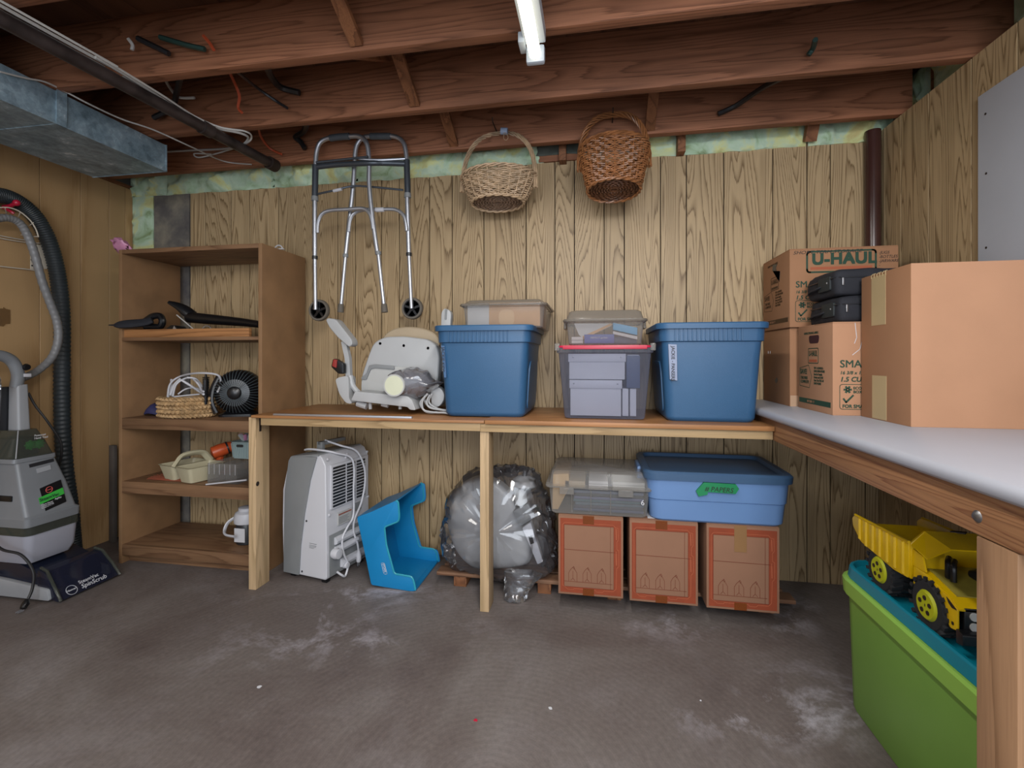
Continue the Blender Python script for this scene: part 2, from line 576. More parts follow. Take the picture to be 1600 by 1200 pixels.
def concrete():
    m, nt, b = nodes('stained concrete')
    v = coords(nt, rand=False)
    n1 = N(nt, 'ShaderNodeTexNoise', i_Scale=1.3, i_Detail=7.0, i_Roughness=.62, i_Distortion=.6)
    n2 = N(nt, 'ShaderNodeTexNoise', i_Scale=3.1, i_Detail=9.0, i_Roughness=.72, i_Distortion=.35)
    n3 = N(nt, 'ShaderNodeTexNoise', i_Scale=60.0, i_Detail=5.0, i_Roughness=.7)
    for n in (n1, n2, n3): nt.links.new(v, n.inputs['Vector'])
    base = ramp(nt, n1.outputs[0], [(.25, lin('#4a4140')), (.42, lin('#615855')), (.58, lin('#6f6865')), (.8, lin('#858080'))])
    pale = ramp(nt, n2.outputs[0], [(.5, (0, 0, 0)), (.57, (.25,) * 3), (.72, (.8,) * 3)])
    # the pale and the brown stains at the places where the floor has them
    def spot(x, y, sx, sy, rot):
        mp = N(nt, 'ShaderNodeMapping', vector_type='TEXTURE')
        mp.inputs['Location'].default_value = (x, y, 0)
        mp.inputs['Rotation'].default_value = (0, 0, rot)
        mp.inputs['Scale'].default_value = (sx, sy, 1)
        nt.links.new(v, mp.inputs['Vector'])
        g = N(nt, 'ShaderNodeTexGradient', gradient_type='SPHERICAL')
        nt.links.new(mp.outputs[0], g.inputs[0])
        return g.outputs['Fac']
    def madd(a, bb, op='ADD'):
        q = N(nt, 'ShaderNodeMath', operation=op)
        nt.links.new(a, q.inputs[0])
        if isinstance(bb, (int, float)): q.inputs[1].default_value = bb
        else: nt.links.new(bb, q.inputs[1])
        return q.outputs[0]
    pts = [(490, 975, .5, .22, .9), (600, 1000, .45, .16, .4), (1240, 960, .28, .12, 1.0), (1290, 1090, .45, .2, .5), (1080, 975, .4, .15, .1), (1180, 1120, .4, .1, 0.2), (560, 930, .6, .12, 0.3)]
    acc = None
    for (px, py, sx, sy, r) in pts:
        p = at(px, py, Z=0)
        s = spot(p.x, p.y, sx, sy, r)
        acc = s if acc is None else madd(acc, s)
    wz = madd(acc, pale, 'MULTIPLY')
    wz = madd(madd(wz, 1.9, 'MULTIPLY'), .8, 'MINIMUM')
    glob = madd(pale, .18, 'MULTIPLY')
    wz = madd(wz, glob)
    mx = N(nt, 'ShaderNodeMix', data_type='RGBA')
    nt.links.new(wz, mx.inputs[0])
    nt.links.new(base, mx.inputs[6])
    mx.inputs[7].default_value = lin('#a39fa6')
    # trowel sweeps
    sw = N(nt, 'ShaderNodeTexWave', wave_type='RINGS', rings_direction='Z', i_Scale=14.0, i_Distortion=3.5, i_Detail=3.0)
    mp = N(nt, 'ShaderNodeMapping', vector_type='POINT')
    p = at(760, 1240, Z=0)
    mp.inputs['Location'].default_value = (-p.x, -p.y, 0)
    nt.links.new(v, mp.inputs['Vector'])
    nt.links.new(mp.outputs[0], sw.inputs['Vector'])
    swr = ramp(nt, sw.outputs['Fac'], [(.0, (.90,) * 3), (.15, (1, 1, 1)), (.9, (1, 1, 1)), (1, (1.12,) * 3)])
    mx2 = N(nt, 'ShaderNodeMix', data_type='RGBA', blend_type='MULTIPLY')
    mx2.inputs[0].default_value = .6
    nt.links.new(mx.outputs[2], mx2.inputs[6])
    nt.links.new(swr, mx2.inputs[7])
    fr = ramp(nt, n3.outputs[0], [(.3, (.82,) * 3), (.7, (1.1,) * 3)])
    mx3 = N(nt, 'ShaderNodeMix', data_type='RGBA', blend_type='MULTIPLY')
    mx3.inputs[0].default_value = 1
    nt.links.new(mx2.outputs[2], mx3.inputs[6])
    nt.links.new(fr, mx3.inputs[7])
    nt.links.new(mx3.outputs[2], b.inputs['Base Color'])
    b.inputs['Roughness'].default_value = .62
    b.inputs['Specular IOR Level'].default_value = .4
    bump(nt, b, n2.outputs[0], .25, .01)
    return m


def galvanised():
    m, nt, b = nodes('galvanised duct steel')
    v = coords(nt, rand=False)
    vo = N(nt, 'ShaderNodeTexVoronoi', i_Scale=46.0)
    n = N(nt, 'ShaderNodeTexNoise', i_Scale=9.0, i_Detail=6.0, i_Roughness=.75)
    nt.links.new(v, vo.inputs['Vector'])
    nt.links.new(v, n.inputs['Vector'])
    c = ramp(nt, n.outputs[0], [(.3, lin('#5b707c')), (.5, lin('#8197a4')), (.6, lin('#93a8b5')), (.68, lin('#d2dde4'))])
    mx = N(nt, 'ShaderNodeMix', data_type='RGBA', blend_type='MULTIPLY')
    mx.inputs[0].default_value = .35
    nt.links.new(c, mx.inputs[6])
    bw = N(nt, 'ShaderNodeRGBToBW')
    nt.links.new(vo.outputs['Color'], bw.inputs[0])
    nt.links.new(ramp(nt, bw.outputs[0], [(.2, (.45,) * 3), (.7, (1.1,) * 3)]), mx.inputs[7])
    nt.links.new(mx.outputs[2], b.inputs['Base Color'])
    b.inputs['Metallic'].default_value = .15
    b.inputs['Roughness'].default_value = .42
    return m


def batt():
    m, nt, b = nodes('green yellow glass wool')
    v = coords(nt)
    n = N(nt, 'ShaderNodeTexNoise', i_Scale=7.0, i_Detail=5.0, i_Roughness=.6, i_Distortion=.8)
    n2 = N(nt, 'ShaderNodeTexNoise', i_Scale=45.0, i_Detail=5.0)
    nt.links.new(v, n.inputs['Vector']); nt.links.new(v, n2.inputs['Vector'])
    c = ramp(nt, n.outputs[0], [(.28, lin('#7f9466')), (.4, lin('#aac5a5')), (.5, lin('#b9cfb8')), (.6, lin('#ccd296')), (.75, lin('#c2b67c'))])
    nt.links.new(c, b.inputs['Base Color'])
    b.inputs['Roughness'].default_value = .75
    bump(nt, b, n2.outputs[0], .6, .006)
    return m


def old_wall():
    m, nt, b = nodes('dirty foundation wall')
    v = coords(nt)
    n = N(nt, 'ShaderNodeTexNoise', i_Scale=6.0, i_Detail=5.0, i_Roughness=.6)
    nt.links.new(v, n.inputs['Vector'])
    nt.links.new(ramp(nt, n.outputs[0], [(.3, lin('#4a484b')), (.5, lin('#696560')), (.7, lin('#8c8676'))]), b.inputs['Base Color'])
    b.inputs['Roughness'].default_value = .7
    return m


M_floor, M_duct, M_batt, M_old = concrete(), galvanised(), batt(), old_wall()
random.seed(4)

# ------------------------------------------------------------------ the room
XL, XR, YB = -2.79, 1.29, 2.45
ZP, ZJ, ZC = 2.078, 2.108, 2.345      # panel top, joist underside, subfloor underside
YF = -2.0                              # room left open behind the camera so that world light comes in

fl = build('floor', MB().box(XL - .3, XR + .5, YF, YB + .3, -.1, 0), M_floor); struct(fl)

ceil = struct(build('ceiling', MB().box(XL - .3, XR + .5, YF, YB + .3, ZC, ZC + .02), M_sub))
yj = [2.29, 1.90, 1.50, 1.10, .70, .30, -.10, -.50, -.90, -1.30, -1.70]
for y in yj:
    build('joist', MB().box(XL - .2, XR + (.045 if y > 2 else .2), y, y + .04, ZJ, ZC), M_joist, ceil, bevel=.003)
# cross bridging between the joists
def strut(a, b, w=.045, t=.018):
    a, b = Vector(a), Vector(b)
    d = (b - a).normalized()
    q = Vector((1, 0, 0)) * w / 2
    u = d.cross(Vector((1, 0, 0))).normalized() * t / 2
    mb = MB()
    mb.rings([[a - q - u, a + q - u, a + q + u, a - q + u], [b - q - u, b + q - u, b + q + u, b - q + u]])
    return mb
for (y0, xs) in ((1.54, (-.75,)), (1.94, (-.70, .25)), (1.14, (-.8, .5))):
    y1 = y0 + .36
    for x in xs:
        build('bridging_strut', strut((x, y0 + .004, ZC - .015), (x, y1 - .004, ZJ + .02)), M_joist_y, ceil)
        build('bridging_strut', strut((x - .1, y0 + .004, ZJ + .02), (x - .1, y1 - .004, ZC - .015)), M_joist_y, ceil)

# back wall: plywood panelling printed like oak boards, each board between two grooves
wb = struct(build('wall_back', MB().box(XL - .3, XR + .5, YB + .012, YB + .1, 0, ZC), M_old))
backing = build('groove_backing', MB().box(at(297, 400, Y=YB).x, at(1352, 400, Y=YB).x, YB + .009, YB + .012, 0, ZP - .004), M_groove, wb)
gx_px = [297, 320.7, 361, 390, 435, 488, 527.5, 555, 596, 624, 671, 706.5, 756, 822, 867, 897.5, 944, 975.5, 1032, 1072.5, 1131, 1207.5, 1261, 1297.5, 1352]
gx = [at(p, 400, Y=YB).x for p in gx_px]
for a, b_ in zip(gx, gx[1:]):
    mb = MB().box(a + .0022, b_ - .0022, YB, YB + .009, 0, ZP + random.uniform(-.004, .004))
    build('plank', mb, M_panel, wb, bevel=.001, bseg=1)
xx = at(1352, 400, Y=YB).x
build('plank', MB().box(xx + .0022, XR - .002, YB, YB + .009, 0, .83), M_panel, wb, bevel=.001, bseg=1)
# the bare strip at the left corner: insulation batt and a stained board
def wool(name, x0, x1, z0, z1, y, depth, axis='y', seed=0, parent=None, nx=24, nz=10, amp=.02):
    mb = MB()
    def P(u, v, back):
        x, z = x0 + (x1 - x0) * u, z0 + (z1 - z0) * v
        if not back:
            e = min(1, 6 * min(u, 1 - u) + .2) * min(1, 4 * min(v, 1 - v) + .25)
            d = depth * e * (.6 + .8 * noise.noise(Vector((x * 9 + seed, z * 14, seed)))) + amp * noise.noise(Vector((x * 30, z * 40, seed)))
            d = max(d, .014)
            z += .25 * amp * noise.noise(Vector((x * 12, z * 3, seed + 5)))
        else:
            d = -.005
        return Vector((x, y - d, z)) if axis == 'y' else Vector((y - d, x, z))
    vs, fs = [], []
    for bk in (0, 1):
        for j in range(nz + 1):
            for i in range(nx + 1):
                vs.append(P(i / nx, j / nz, bk))
    W, H = nx + 1, nz + 1
    o = W * H
    for j in range(nz):
        for i in range(nx):
            a = j * W + i
            fs.append((a, a + 1, a + W + 1, a + W))
            fs.append((o + a, o + a + W, o + a + W + 1, o + a + 1))
    for i in range(nx):
        fs.append((i, o + i, o + i + 1, i + 1))
        a = nz * W + i
        fs.append((a, a + 1, o + a + 1, o + a))
    for j in range(nz):
        a = j * W
        fs.append((a, a + W, o + a + W, o + a))
        a = j * W + nx
        fs.append((a, o + a, o + a + W, a + W))
    mb.add(vs, fs)
    return build(name, mb, M_batt, parent, ang=80)
wool('insulation_batt', at(208, 400, Y=YB).x, at(240, 400, Y=YB).x, 1.25, ZP - .03, YB + .01, .03, seed=3, parent=wb, nx=8, nz=40)
build('stained_board', MB().box(at(241, 400, Y=YB).x, at(296, 400, Y=YB).x, YB - .002, YB + .012, .0, ZP - .03), M_old, wb)
# glass wool stuffed between panel top and joists, each run between two blocks
runs = [(205, 262, 0), (262, 430, 1), (425, 560, 2), (545, 722, 3), (722, 850, 4), (1005, 1058, 5), (1066, 1258, 6), (1262, 1395, 7)]
for (p0, p1, s) in runs:
    wool('insulation_batt', at(p0, 250, Y=YB).x, at(p1, 250, Y=YB).x, ZP - .035 + (.02 if s > 4 else 0) + (.0 if s != 4 else .03), ZC - .01, YB + .01, .035 if s > 4 else .06, seed=s * 7.3, parent=wb, nx=34, nz=14, amp=.03)
for p in (1062, 880):
    x = at(p, 230, Y=YB).x
    build('block', MB().box(x - .018, x + .018, YB - .06, YB, ZP - .02, ZC - .02), M_joist_y, wb, bevel=.002)
x = at(1262, 215, Y=YB).x
build('block', strut((x, YB - .02, ZP), (x, YB - .14, ZC - .03), .05, .03), M_joist_y, wb)
x0, x1 = at(842, 215, Y=YB).x, at(905, 215, Y=YB).x
M_dirty = plain('dirty dark glass wool', '#4b5049', .8, var=.3, scale=20, bmp=.5, bscale=90)
o_ = wool('insulation_batt', x0 - .03, x1 + .02, ZP + .03, ZC - .03, YB - .0, .04, seed=77, parent=wb, nx=20, nz=10, amp=.03)
o_.data.materials.clear()
o_.data.materials.append(M_dirty)
build('sill_board', MB().box(x0, x1, YB - .01, YB + .012, ZP - .002, ZP + .04), M_joist, wb)

# left wall
wl = struct(build('wall_left', MB().box(XL - .1, XL - .012, YF, YB + .1, 0, ZC), M_old))
gy = [at(p, 500, X=XL).y for p in (62, 126, 170.5, 196)]
gy = [YF, -1.7, -1.4, -1.2, -.9, -.62, -.4, -.1, .15, .45, .68, .9, 1.1, 1.34, 1.58] + gy + [YB + .012]
build('groove_backing', MB().box(XL - .012, XL - .009, YF, YB + .01, 0, 2.09), M_groove, wl)
for a, b_ in zip(gy, gy[1:]):
    build('plank', MB().box(XL - .009, XL, a + .0014, b_ - .0014, 0, 2.09), M_panel_left, wl, bevel=.001, bseg=1)
build('top_plate', MB().box(XL - .012, XL + .015, YF, YB, 2.092, ZJ - .002), M_joist_y, wl)
# right wall
wr = struct(build('wall_right', MB().box(XR + .012, XR + .1, YF, YB + .1, 0, 2.10), M_old))
gy = [at(p, 300, X=XR).y for p in (1518, 1451, 1408, 1383)]
gy = [YF, -1.7, -1.45, -1.2, -.95, -.65, -.4, -.15, .12, .4, .62, .9, 1.15, 1.38, 1.6, 1.72] + gy + [YB + .012]
build('groove_backing', MB().box(XR + .009, XR + .012, YF, YB + .01, 0, 2.10), M_groove, wr)
for a, b_ in zip(gy, gy[1:]):
    build('plank', MB().box(XR, XR + .009, a + .0022, b_ - .0022, 0, 2.105), M_panel, wr, bevel=.001, bseg=1)
# wool above the right wall, between the joist ends
rimb = struct(build('trim_1', MB().box(XR + .14, XR + .16, YF, YB + .1, 2.10, ZC), M_joist_y))
for (a, b_, s) in ((1.945, 2.285, 31), (1.545, 1.895, 47), (2.335, 2.44, 52), (1.145, 1.495, 60)):
    wool('insulation_batt', a, b_, 2.09, ZC - .005, XR + .135, .05, axis='x', seed=s, parent=rimb, nx=24, nz=14, amp=.03)

# white drywall offcut screwed on the right wall
d = thing('drywall_sheet', 'white drywall sheet screwed onto the wood panelling of the right wall', 'drywall', (XR, 1.85, 1.0))
build('sheet', MB().box(XR - .013, XR, -1.0, 1.856, 1.0, 1.946), M_sheetrock, d, world=True, bevel=.001)
for (px, py) in ((1540, 178), (1541, 271), (1541, 387)):
    p = at(px, py, X=XR - .013)
    build('screw', MB().lathe([(.001, -.0015), (.004, -.001), (.004, 0)], 8, (XR - .013, p.y, p.z), 'x'), M_rust, d, world=True)

# brown drain pipe in the corner
x = at(1363, 300, Y=YB - .03).x
tag(build('corner_pipe', MB().rod((x, YB - .034, .8625), (x, YB - .034, ZP + .02), .031, 20), M_brownpipe), 'glossy dark brown pipe rising from the counter in the right corner of the room', 'pipe')

# light fixture
fx = -.19
t = thing('fluorescent_light', 'white strip light with a bare lit fluorescent tube under the joists', 'light', (fx, 1.0, ZJ))
build('housing', MB().box(fx - .035, fx + .035, .28, 1.50, 2.062, ZJ), M_lampend, t, world=True, bevel=.006)
build('tube', MB().lathe([(.004, 0), (.019, .004), (.019, 1.19), (.004, 1.194)], 20, (fx, 1.50, 2.03), 'y'), M_tube, t, world=True)
for y in (1.515, .295):
    build('lamp_holder', MB().box(fx - .03, fx + .03, y - .012, y + .012, 2.008, 2.064), M_lampend, t, world=True, bevel=.008)
    build('lamp_holder', MB().box(fx - .05, fx - .03, y - .05, y + .01, 2.05, 2.085), M_lampend, t, world=True, bevel=.004)

# galvanised duct
t = thing('air_duct', 'square galvanised sheet metal air duct hung along the left wall', 'duct', (-2.27, 1.0, 1.98))
DX0, DX1, DY, DZ0, DZ1 = -2.50, -2.07, 1.99, 1.975, 2.104
build('duct_body', MB().box(DX0, DX1, YF, DY, DZ0, DZ1), M_duct, t, world=True, bevel=.002, bseg=1)
pa = at(95, 190, X=DX1).y
build('drive_seam', MB().box(DX0, DX1 + .004, pa - .018, pa + .018, DZ0 - .002, DZ1), M_duct, t, world=True)
build('hanger_strap', MB().box(DX1 + .004, DX1 + .006, pa - .018, pa + .018, DZ0 + .02, DZ1 + .12), M_duct, t, world=True)
build('bottom_hem', MB().box(DX1 - .001, DX1 + .003, YF, DY, DZ0 - .002, DZ0 + .004), M_duct, t, world=True)
build('end_hem', MB().box(DX0 - .003, DX1 + .003, DY - .004, DY + .002, DZ0 - .002, DZ1), M_duct, t, world=True)

# black iron pipe under the joists
t = thing('iron_pipe', 'grimy black iron pipe running under the joists to the back wall', 'pipe', (-1.75, 1.2, 2.06))
pe = at(424, 256, Z=2.066)
ps = at(62, 62, Z=2.066)
dirp = (pe - ps).normalized()
build('pipe_run', MB().rod(ps - dirp * 2.2, pe, .024, 16), M_pipe, t, world=True)
mid = at(318, 202, Z=2.066)
q = ps + dirp * (mid - ps).dot(dirp)
build('coupling', MB().rod(q - dirp * .025, q + dirp * .025, .03, 16), M_pipe, t, world=True)
build('end_fitting', MB().rod(pe - dirp * .02, pe + dirp * .03, .032, 16), M_rust, t, world=True)


def cable(name, label, pts, r, mat, cat='cable', group=None, seg=6):
    o = build(name, MB().tube(smooth_path(pts, 8), r, seg), mat)
    return tag(o, label, cat, group)


A = at
up = Vector((0, 0, .035))
ZW = 2.099
cable('white_cable', 'thick white cable clipped on top of the black iron pipe', [ps - dirp * 1.5 + Vector((.045, 0, .01)), A(100, 64, Z=ZW), A(150, 90, Z=ZW), A(195, 117, Z=ZW), A(250, 152, Z=ZW), A(300, 184, Z=ZW), A(337, 200, Z=ZW), A(375, 208, Z=ZW), A(388, 216, Z=ZW), A(375, 228, Z=ZW), A(345, 233, Y=2.27), A(300, 235, Y=2.27), A(262, 237, Y=2.27), A(200, 240, Y=2.27)], .0055, M_wcable)
cable('white_cable', 'second white cable beside the iron pipe curling to a loop below the joist', [ps - dirp * 1.5 + Vector((.065, 0, .01)), A(112, 64, Z=ZW - .011), A(160, 92, Z=ZW - .011), A(205, 119, Z=ZW - .011), A(255, 150, Z=ZW - .011), A(305, 182, Z=ZW - .011), A(345, 199, Z=ZW - .011), A(382, 205, Z=ZW - .011), A(393, 213, Z=ZW - .011), A(385, 224, Z=ZW - .011), A(352, 236, Y=2.26), A(312, 246, Y=2.26), A(304, 240, Y=2.25), A(330, 241, Y=2.25)], .004, M_wcable)
cable('white_cable', 'third thin white cable running along the iron pipe', [ps - dirp * 1.5 + Vector((.03, 0, .0)), A(92, 66, Z=ZW - .002), A(140, 92, Z=ZW - .002), A(188, 121, Z=ZW - .002), A(196, 122, Z=ZW - .002), A(245, 153, Z=ZW - .002), A(296, 187, Z=ZW - .002), A(340, 207, Z=ZW - .002)], .0035, M_wcable)
cable('thin_cable', 'thin beige cable sagging from the duct towards the back wall', [A(0, 112, X=DX1 + .012), A(40, 122, X=DX1 + .012), A(70, 128, X=DX1 + .014), A(100, 142, X=DX1 + .014), A(140, 163, Z=ZW), A(190, 186, Z=ZW), A(240, 203, Z=ZW), A(300, 230, Z=2.085), A(350, 252, Y=2.26), A(393, 257, Y=2.27)], .0035, M_wcable)
cable('orange_cable', 'orange cable end hanging between the first two joists at left', [A(354, 104, Y=1.56), A(366, 128, Y=1.75), A(374, 150, Y=1.8), A(372, 168, Y=1.82), A(378, 176, Y=1.82)], .006, M_ocable)
cable('orange_cable', 'orange cable end curling over the last joist left of the walker', [A(403, 196, Y=2.0), A(408, 214, Y=2.15), A(422, 232, Y=2.24), A(440, 241, Y=2.25)], .006, M_ocable)
cable('orange_cable', 'short orange cable stub at the top joist beside a green one', [A(318, 56, Y=1.46), A(328, 68, Y=1.46), A(334, 78, Y=1.46)], .006, M_ocable)
cable('green_cable', 'dark green cable stub on the nearest joist', [A(250, 58, Y=1.45), A(290, 70, Y=1.46), A(320, 77, Y=1.47)], .009, M_gcable)
cable('black_cable', 'black cable stub left of the green one on the nearest joist', [A(215, 60, Y=1.45), A(240, 72, Y=1.46), A(264, 84, Y=1.47)], .010, M_bcable)
cable('black_cable', 'fat black cable end sticking out below the nearest joist', [A(415, 100, Y=1.56), A(425, 122, Y=1.75), A(440, 137, Y=1.84), A(468, 145, Y=1.86)], .013, M_bcable)
cable('grey_cable', 'long thin grey cable end slanting down the second joist', [A(368, 110, Y=1.56), A(400, 136, Y=1.8), A(430, 157, Y=1.87), A(449, 169, Y=1.87)], .006, M_dark)
cable('black_cable', 'black cable end crossing a white one near the iron pipe', [A(282, 118, Y=1.6), A(276, 145, Y=1.8), A(268, 168, Y=1.85), A(240, 184, Y=1.86)], .012, M_bcable)
cable('white_cable', 'short white cable end hooked round a black one near the iron pipe', [A(254, 116, Y=1.6), A(266, 138, Y=1.8), A(280, 152, Y=1.84), A(304, 153, Y=1.85)], .006, M_wcable)
cable('white_cable', 'tiny white cable tail on the nearest joist at the top edge', [A(200, 60, Y=1.45), A(207, 70, Y=1.46), A(206, 78, Y=1.46)], .006, M_wcable)
cable('black_cable', 'black cable clump hanging at the last joist left of the walker', [A(480, 188, Y=2.0), A(475, 205, Y=2.2), A(462, 214, Y=2.25), A(470, 222, Y=2.26), A(476, 232, Y=2.26)], .014, M_bcable)
cable('black_cable', 'black cable end slanting over the last joist right of the baskets', [A(1225, 120, Y=1.97), A(1190, 138, Y=2.15), A(1150, 165, Y=2.25), A(1122, 178, Y=2.26)], .011, M_bcable)
cable('green_cable', 'dark green cable stub hanging on the second joist at right', [A(1274, 62, Y=1.8), A(1270, 76, Y=1.86), A(1263, 86, Y=1.87)], .009, M_gcable)

# ------------------------------------------------------------------ bookcase
BX0, BX1, BY0, BY1, BT = -2.43, -1.60, 2.06, 2.41, 1.622
t = thing('bookcase', 'tall brown open bookcase with five shelves in the left corner', 'bookcase', ((BX0 + BX1) / 2, BY0, 0))
build('side_panel', MB().box(BX0, BX0 + .02, BY0, BY1, 0, BT), M_case, t, world=True, bevel=.002)
build('side_panel', MB().box(BX1 - .02, BX1, BY0, BY1, 0, BT), M_case, t, world=True, bevel=.002)
build('top_board', MB().box(BX0 + .02, BX1 - .02, BY0, BY1, BT - .022, BT), M_shelf, t, world=True, bevel=.001)
SH = []
for (z, th, lip) in ((1.168, .018, 0), (.752, .018, .055), (.425, .018, .06), (.098, .02, .055)):
    build('shelf', MB().box(BX0 + .02, BX1 - .02, BY0 + .02, BY1, z - th, z), M_shelf, t, world=True, bevel=.001)
    build('shelf_edge', MB().box(BX0 + .02, BX1 - .02, BY0, BY0 + .02, z - (lip or th), z), M_shelf, t, world=True, bevel=.002)
    SH.append(z)
build('kick_board', MB().box(BX0 + .02, BX1 - .02, BY0 + .04, BY0 + .055, 0, .045), M_shelf, t, world=True)
S1, S2, S3, S4 = SH

# loose board on the upper shelf
a, b = at(196, 520, Y=BY0 + .03).x, at(393, 520, Y=BY0 + .03).x
tag(build('loose_board', MB().box(a, b, BY0 + .012, BY0 + .032, S1, S1 + .042), M_top, bevel=.002), 'loose brown board standing along the front of the upper bookcase shelf', 'board')
# grey strip leaning in the gap left of the bookcase
a = at(180, 800, Y=2.3)
tag(build('metal_strip', MB().box(a.x - .02, a.x + .015, 2.28, 2.30, 0, .56), plain('weathered grey strip', '#57514d', .6, var=.25), bevel=.003), 'weathered grey strip leaning in the corner left of the bookcase', 'strip')

# pink plastic on top
mb = MB()
rs = []
c = at(200, 376, Y=2.17)
rng = random.Random(5)
for i in range(9):
    k = i / 8
    r0 = .052 * math.sin(PI * min(.97, k * .82 + .16)) ** .7
    cx = -.045 + .07 * k
    rs.append([Vector((cx + r0 * .45 * math.cos(a_) + .012 * rng.uniform(-1, 1), r0 * .8 * math.sin(a_) + .01 * rng.uniform(-1, 1), (.085 - .04 * k) + r0 * math.cos(a_ + .7) * .75)) for a_ in [2 * PI * j / 11 for j in range(11)]])
mb.rings(rs)
zmin = min(v.z for v in mb.v)
for v in mb.v: v.z -= zmin
t = thing('plastic_wrap', 'crumpled pink plastic wrap on the left end of the bookcase top', 'wrap', (c.x, 2.15, BT))
build('wrap_body', mb, M_pink, t, ang=25)
# little clips on the bookcase top
for (px, lab, r) in ((440, 'small white curtain ring lying on the right end of the bookcase top', .022),):
    c = at(px, 384, Y=2.22)
    mb = MB().tube([Vector((r * math.cos(a_), 0, r * math.sin(a_))) for a_ in [PI * k / 14 for k in range(15)]], .0035, 6)
    th_ = thing('curtain_ring', lab, 'ring', (BX1 - .012, 2.2, BT))
    build('ring', mb, M_white, th_)
    build('base', MB().box(-.03, .03, -.006, .006, 0, .005), M_white, th_, bevel=.002)

# ---- upper shelf contents
Y = 2.16
c = at(215, 500, Y=2.12)
t = thing('folded_umbrella', 'black folded umbrella lying at the left end of the upper bookcase shelf', 'umbrella', (c.x, 2.12, S1))
z0 = .046
build('canopy', MB().tube(smooth_path([at(178, 508, Y=2.035), at(192, 507, Y=2.045), at(225, 504, Y=2.1), at(238, 500, Y=2.12)], 4), [.004, .012, .018, .022, .024, .026, .026, .025, .024, .024, .022, .022, .02], 8, flat=.7), M_fabric, t, world=True)
pth = smooth_path([at(222, 507, Y=2.12), at(230, 500, Y=2.13), at(240, 494, Y=2.14), at(250, 494, Y=2.15), at(254, 502, Y=2.15), at(250, 510, Y=2.15), at(236, 510, Y=2.14), at(226, 510, Y=2.13)], 5)
build('hook_handle', MB().tube(pth, .017, 10), M_black, t, world=True)
build('tip', MB().rod(at(170, 508, Y=2.03), at(179, 508, Y=2.035), .003, 6, .005), M_dark, t, world=True)

c = at(330, 500, Y=2.22)
t = thing('vacuum_wand', 'long glossy black vacuum wand leaning on the upper bookcase shelf', 'vacuum wand', (c.x, 2.22, S1))
build('wand', MB().tube([at(296, 496, Y=2.22), at(330, 499, Y=2.2), at(380, 503.5, Y=2.18), at(407, 507, Y=2.12)], [.03, .028, .022, .018], 12), M_black, t, world=True)
build('nozzle', MB().tube(smooth_path([at(300, 493, Y=2.22), at(282, 480, Y=2.2), at(263, 472, Y=2.18)], 4), [.03, .03, .03, .028, .024, .02, .016, .012, .009], 12, flat=.6), M_black, t, world=True)
build('trim_line', MB().tube([at(276, 492, Y=2.17), at(302, 514, Y=2.17)], .003, 6), M_wcable, t, world=True)
t = thing('vacuum_brush', 'small black brush head under the tip of the vacuum wand', 'vacuum brush', (at(275, 505, Y=2.12).x, 2.12, S1))
build('brush_body', MB().prism(rounded_poly([(-.055, 0), (.06, 0), (.03, .06), (.0, .065), (-.06, .025)], .012), 'y', -.03, .03), M_black, t, bevel=.006)
build('silver_band', MB().prism([(.0, .02), (.025, .0), (.042, .03), (.02, .06)], 'y', -.032, -.028), M_alu, t, bevel=.001)
t = thing('chrome_ring', 'chrome ring standing under the vacuum wand', 'ring', (at(323, 505, Y=2.11).x, 2.11, S1))
build('ring', MB().tube([Vector((.028 * math.cos(a_), 0, .03 + .028 * math.sin(a_))) for a_ in [2 * PI * k / 24 for k in range(24)]], .0025, 6, closed=True), M_alu, t)

# ---- third shelf: basket of cords, brush, fan, cap
rx, ry = .138, .09
c = at(292, 640, Y=2.17)
BKX, BKY = c.x, 2.17
t = thing('woven_basket', 'low basket of braided water hyacinth full of white cords on the bookcase', 'basket', (BKX, BKY, S2))
mb = MB()
rng = random.Random(3)
for row in range(5):
    n = 40
    for k in range(n):
        a_ = 2 * PI * (k + .5 * (row % 2)) / n
        r_ = 1 + .03 * row / 5
        p = Vector((rx * r_ * math.cos(a_), ry * r_ * math.sin(a_), .012 + row * .021))
        tq = Vector((-rx * math.sin(a_), ry * math.cos(a_), 0)).normalized()
        sg = 1 if row % 2 else -1
        aa = p - tq * .013 + Vector((0, 0, -.008 * sg))
        bb = p + tq * .013 + Vector((0, 0, .008 * sg))
        mm = p + Vector((math.cos(a_) * .007, math.sin(a_) * .007, rng.uniform(-.002, .002)))
        mb.tube([aa, mm, bb], [.005, .0105, .005], 5)
build('weave', mb, M_hya, t, stuff=True)
build('basket_wall', MB().lathe([(.001, .004), (.93, .004), (.95, .108), (.9, .108), (.88, .012), (.001, .012)], 28, sx=rx, sy=ry), M_hya, t)
t = thing('extension_cord', 'white cords looped in arcs above the woven basket', 'cord', (BKX, BKY, S2 + .09))
B_ = lambda px, py, y=2.17: at(px, py, Y=y)
for (pl, r) in (([(262, 620), (266, 600), (282, 588), (310, 583), (340, 586), (345, 600), (340, 612)], .005),
                ([(270, 620), (276, 600), (295, 590), (308, 598), (316, 612)], .005),
                ([(266, 618), (272, 602), (282, 592)], .007), ([(262, 622), (267, 608), (268, 593)], .006),
                ([(278, 616), (290, 608), (305, 606), (318, 612)], .004), ([(284, 594), (300, 604), (312, 612), (318, 616)], .006),
                ([(292, 590), (306, 592), (316, 604), (318, 612)], .005), ([(272, 620), (290, 618), (312, 616)], .004)):
    build('cord_loop', MB().tube(smooth_path([B_(p[0], p[1], 2.12 + .03 * (i % 3)) for i, p in enumerate(pl)], 6), r, 6), M_white, t, world=True)
build('plug', MB().box(0, .03, -.01, .01, 0, .014), M_white, t, bevel=.003)
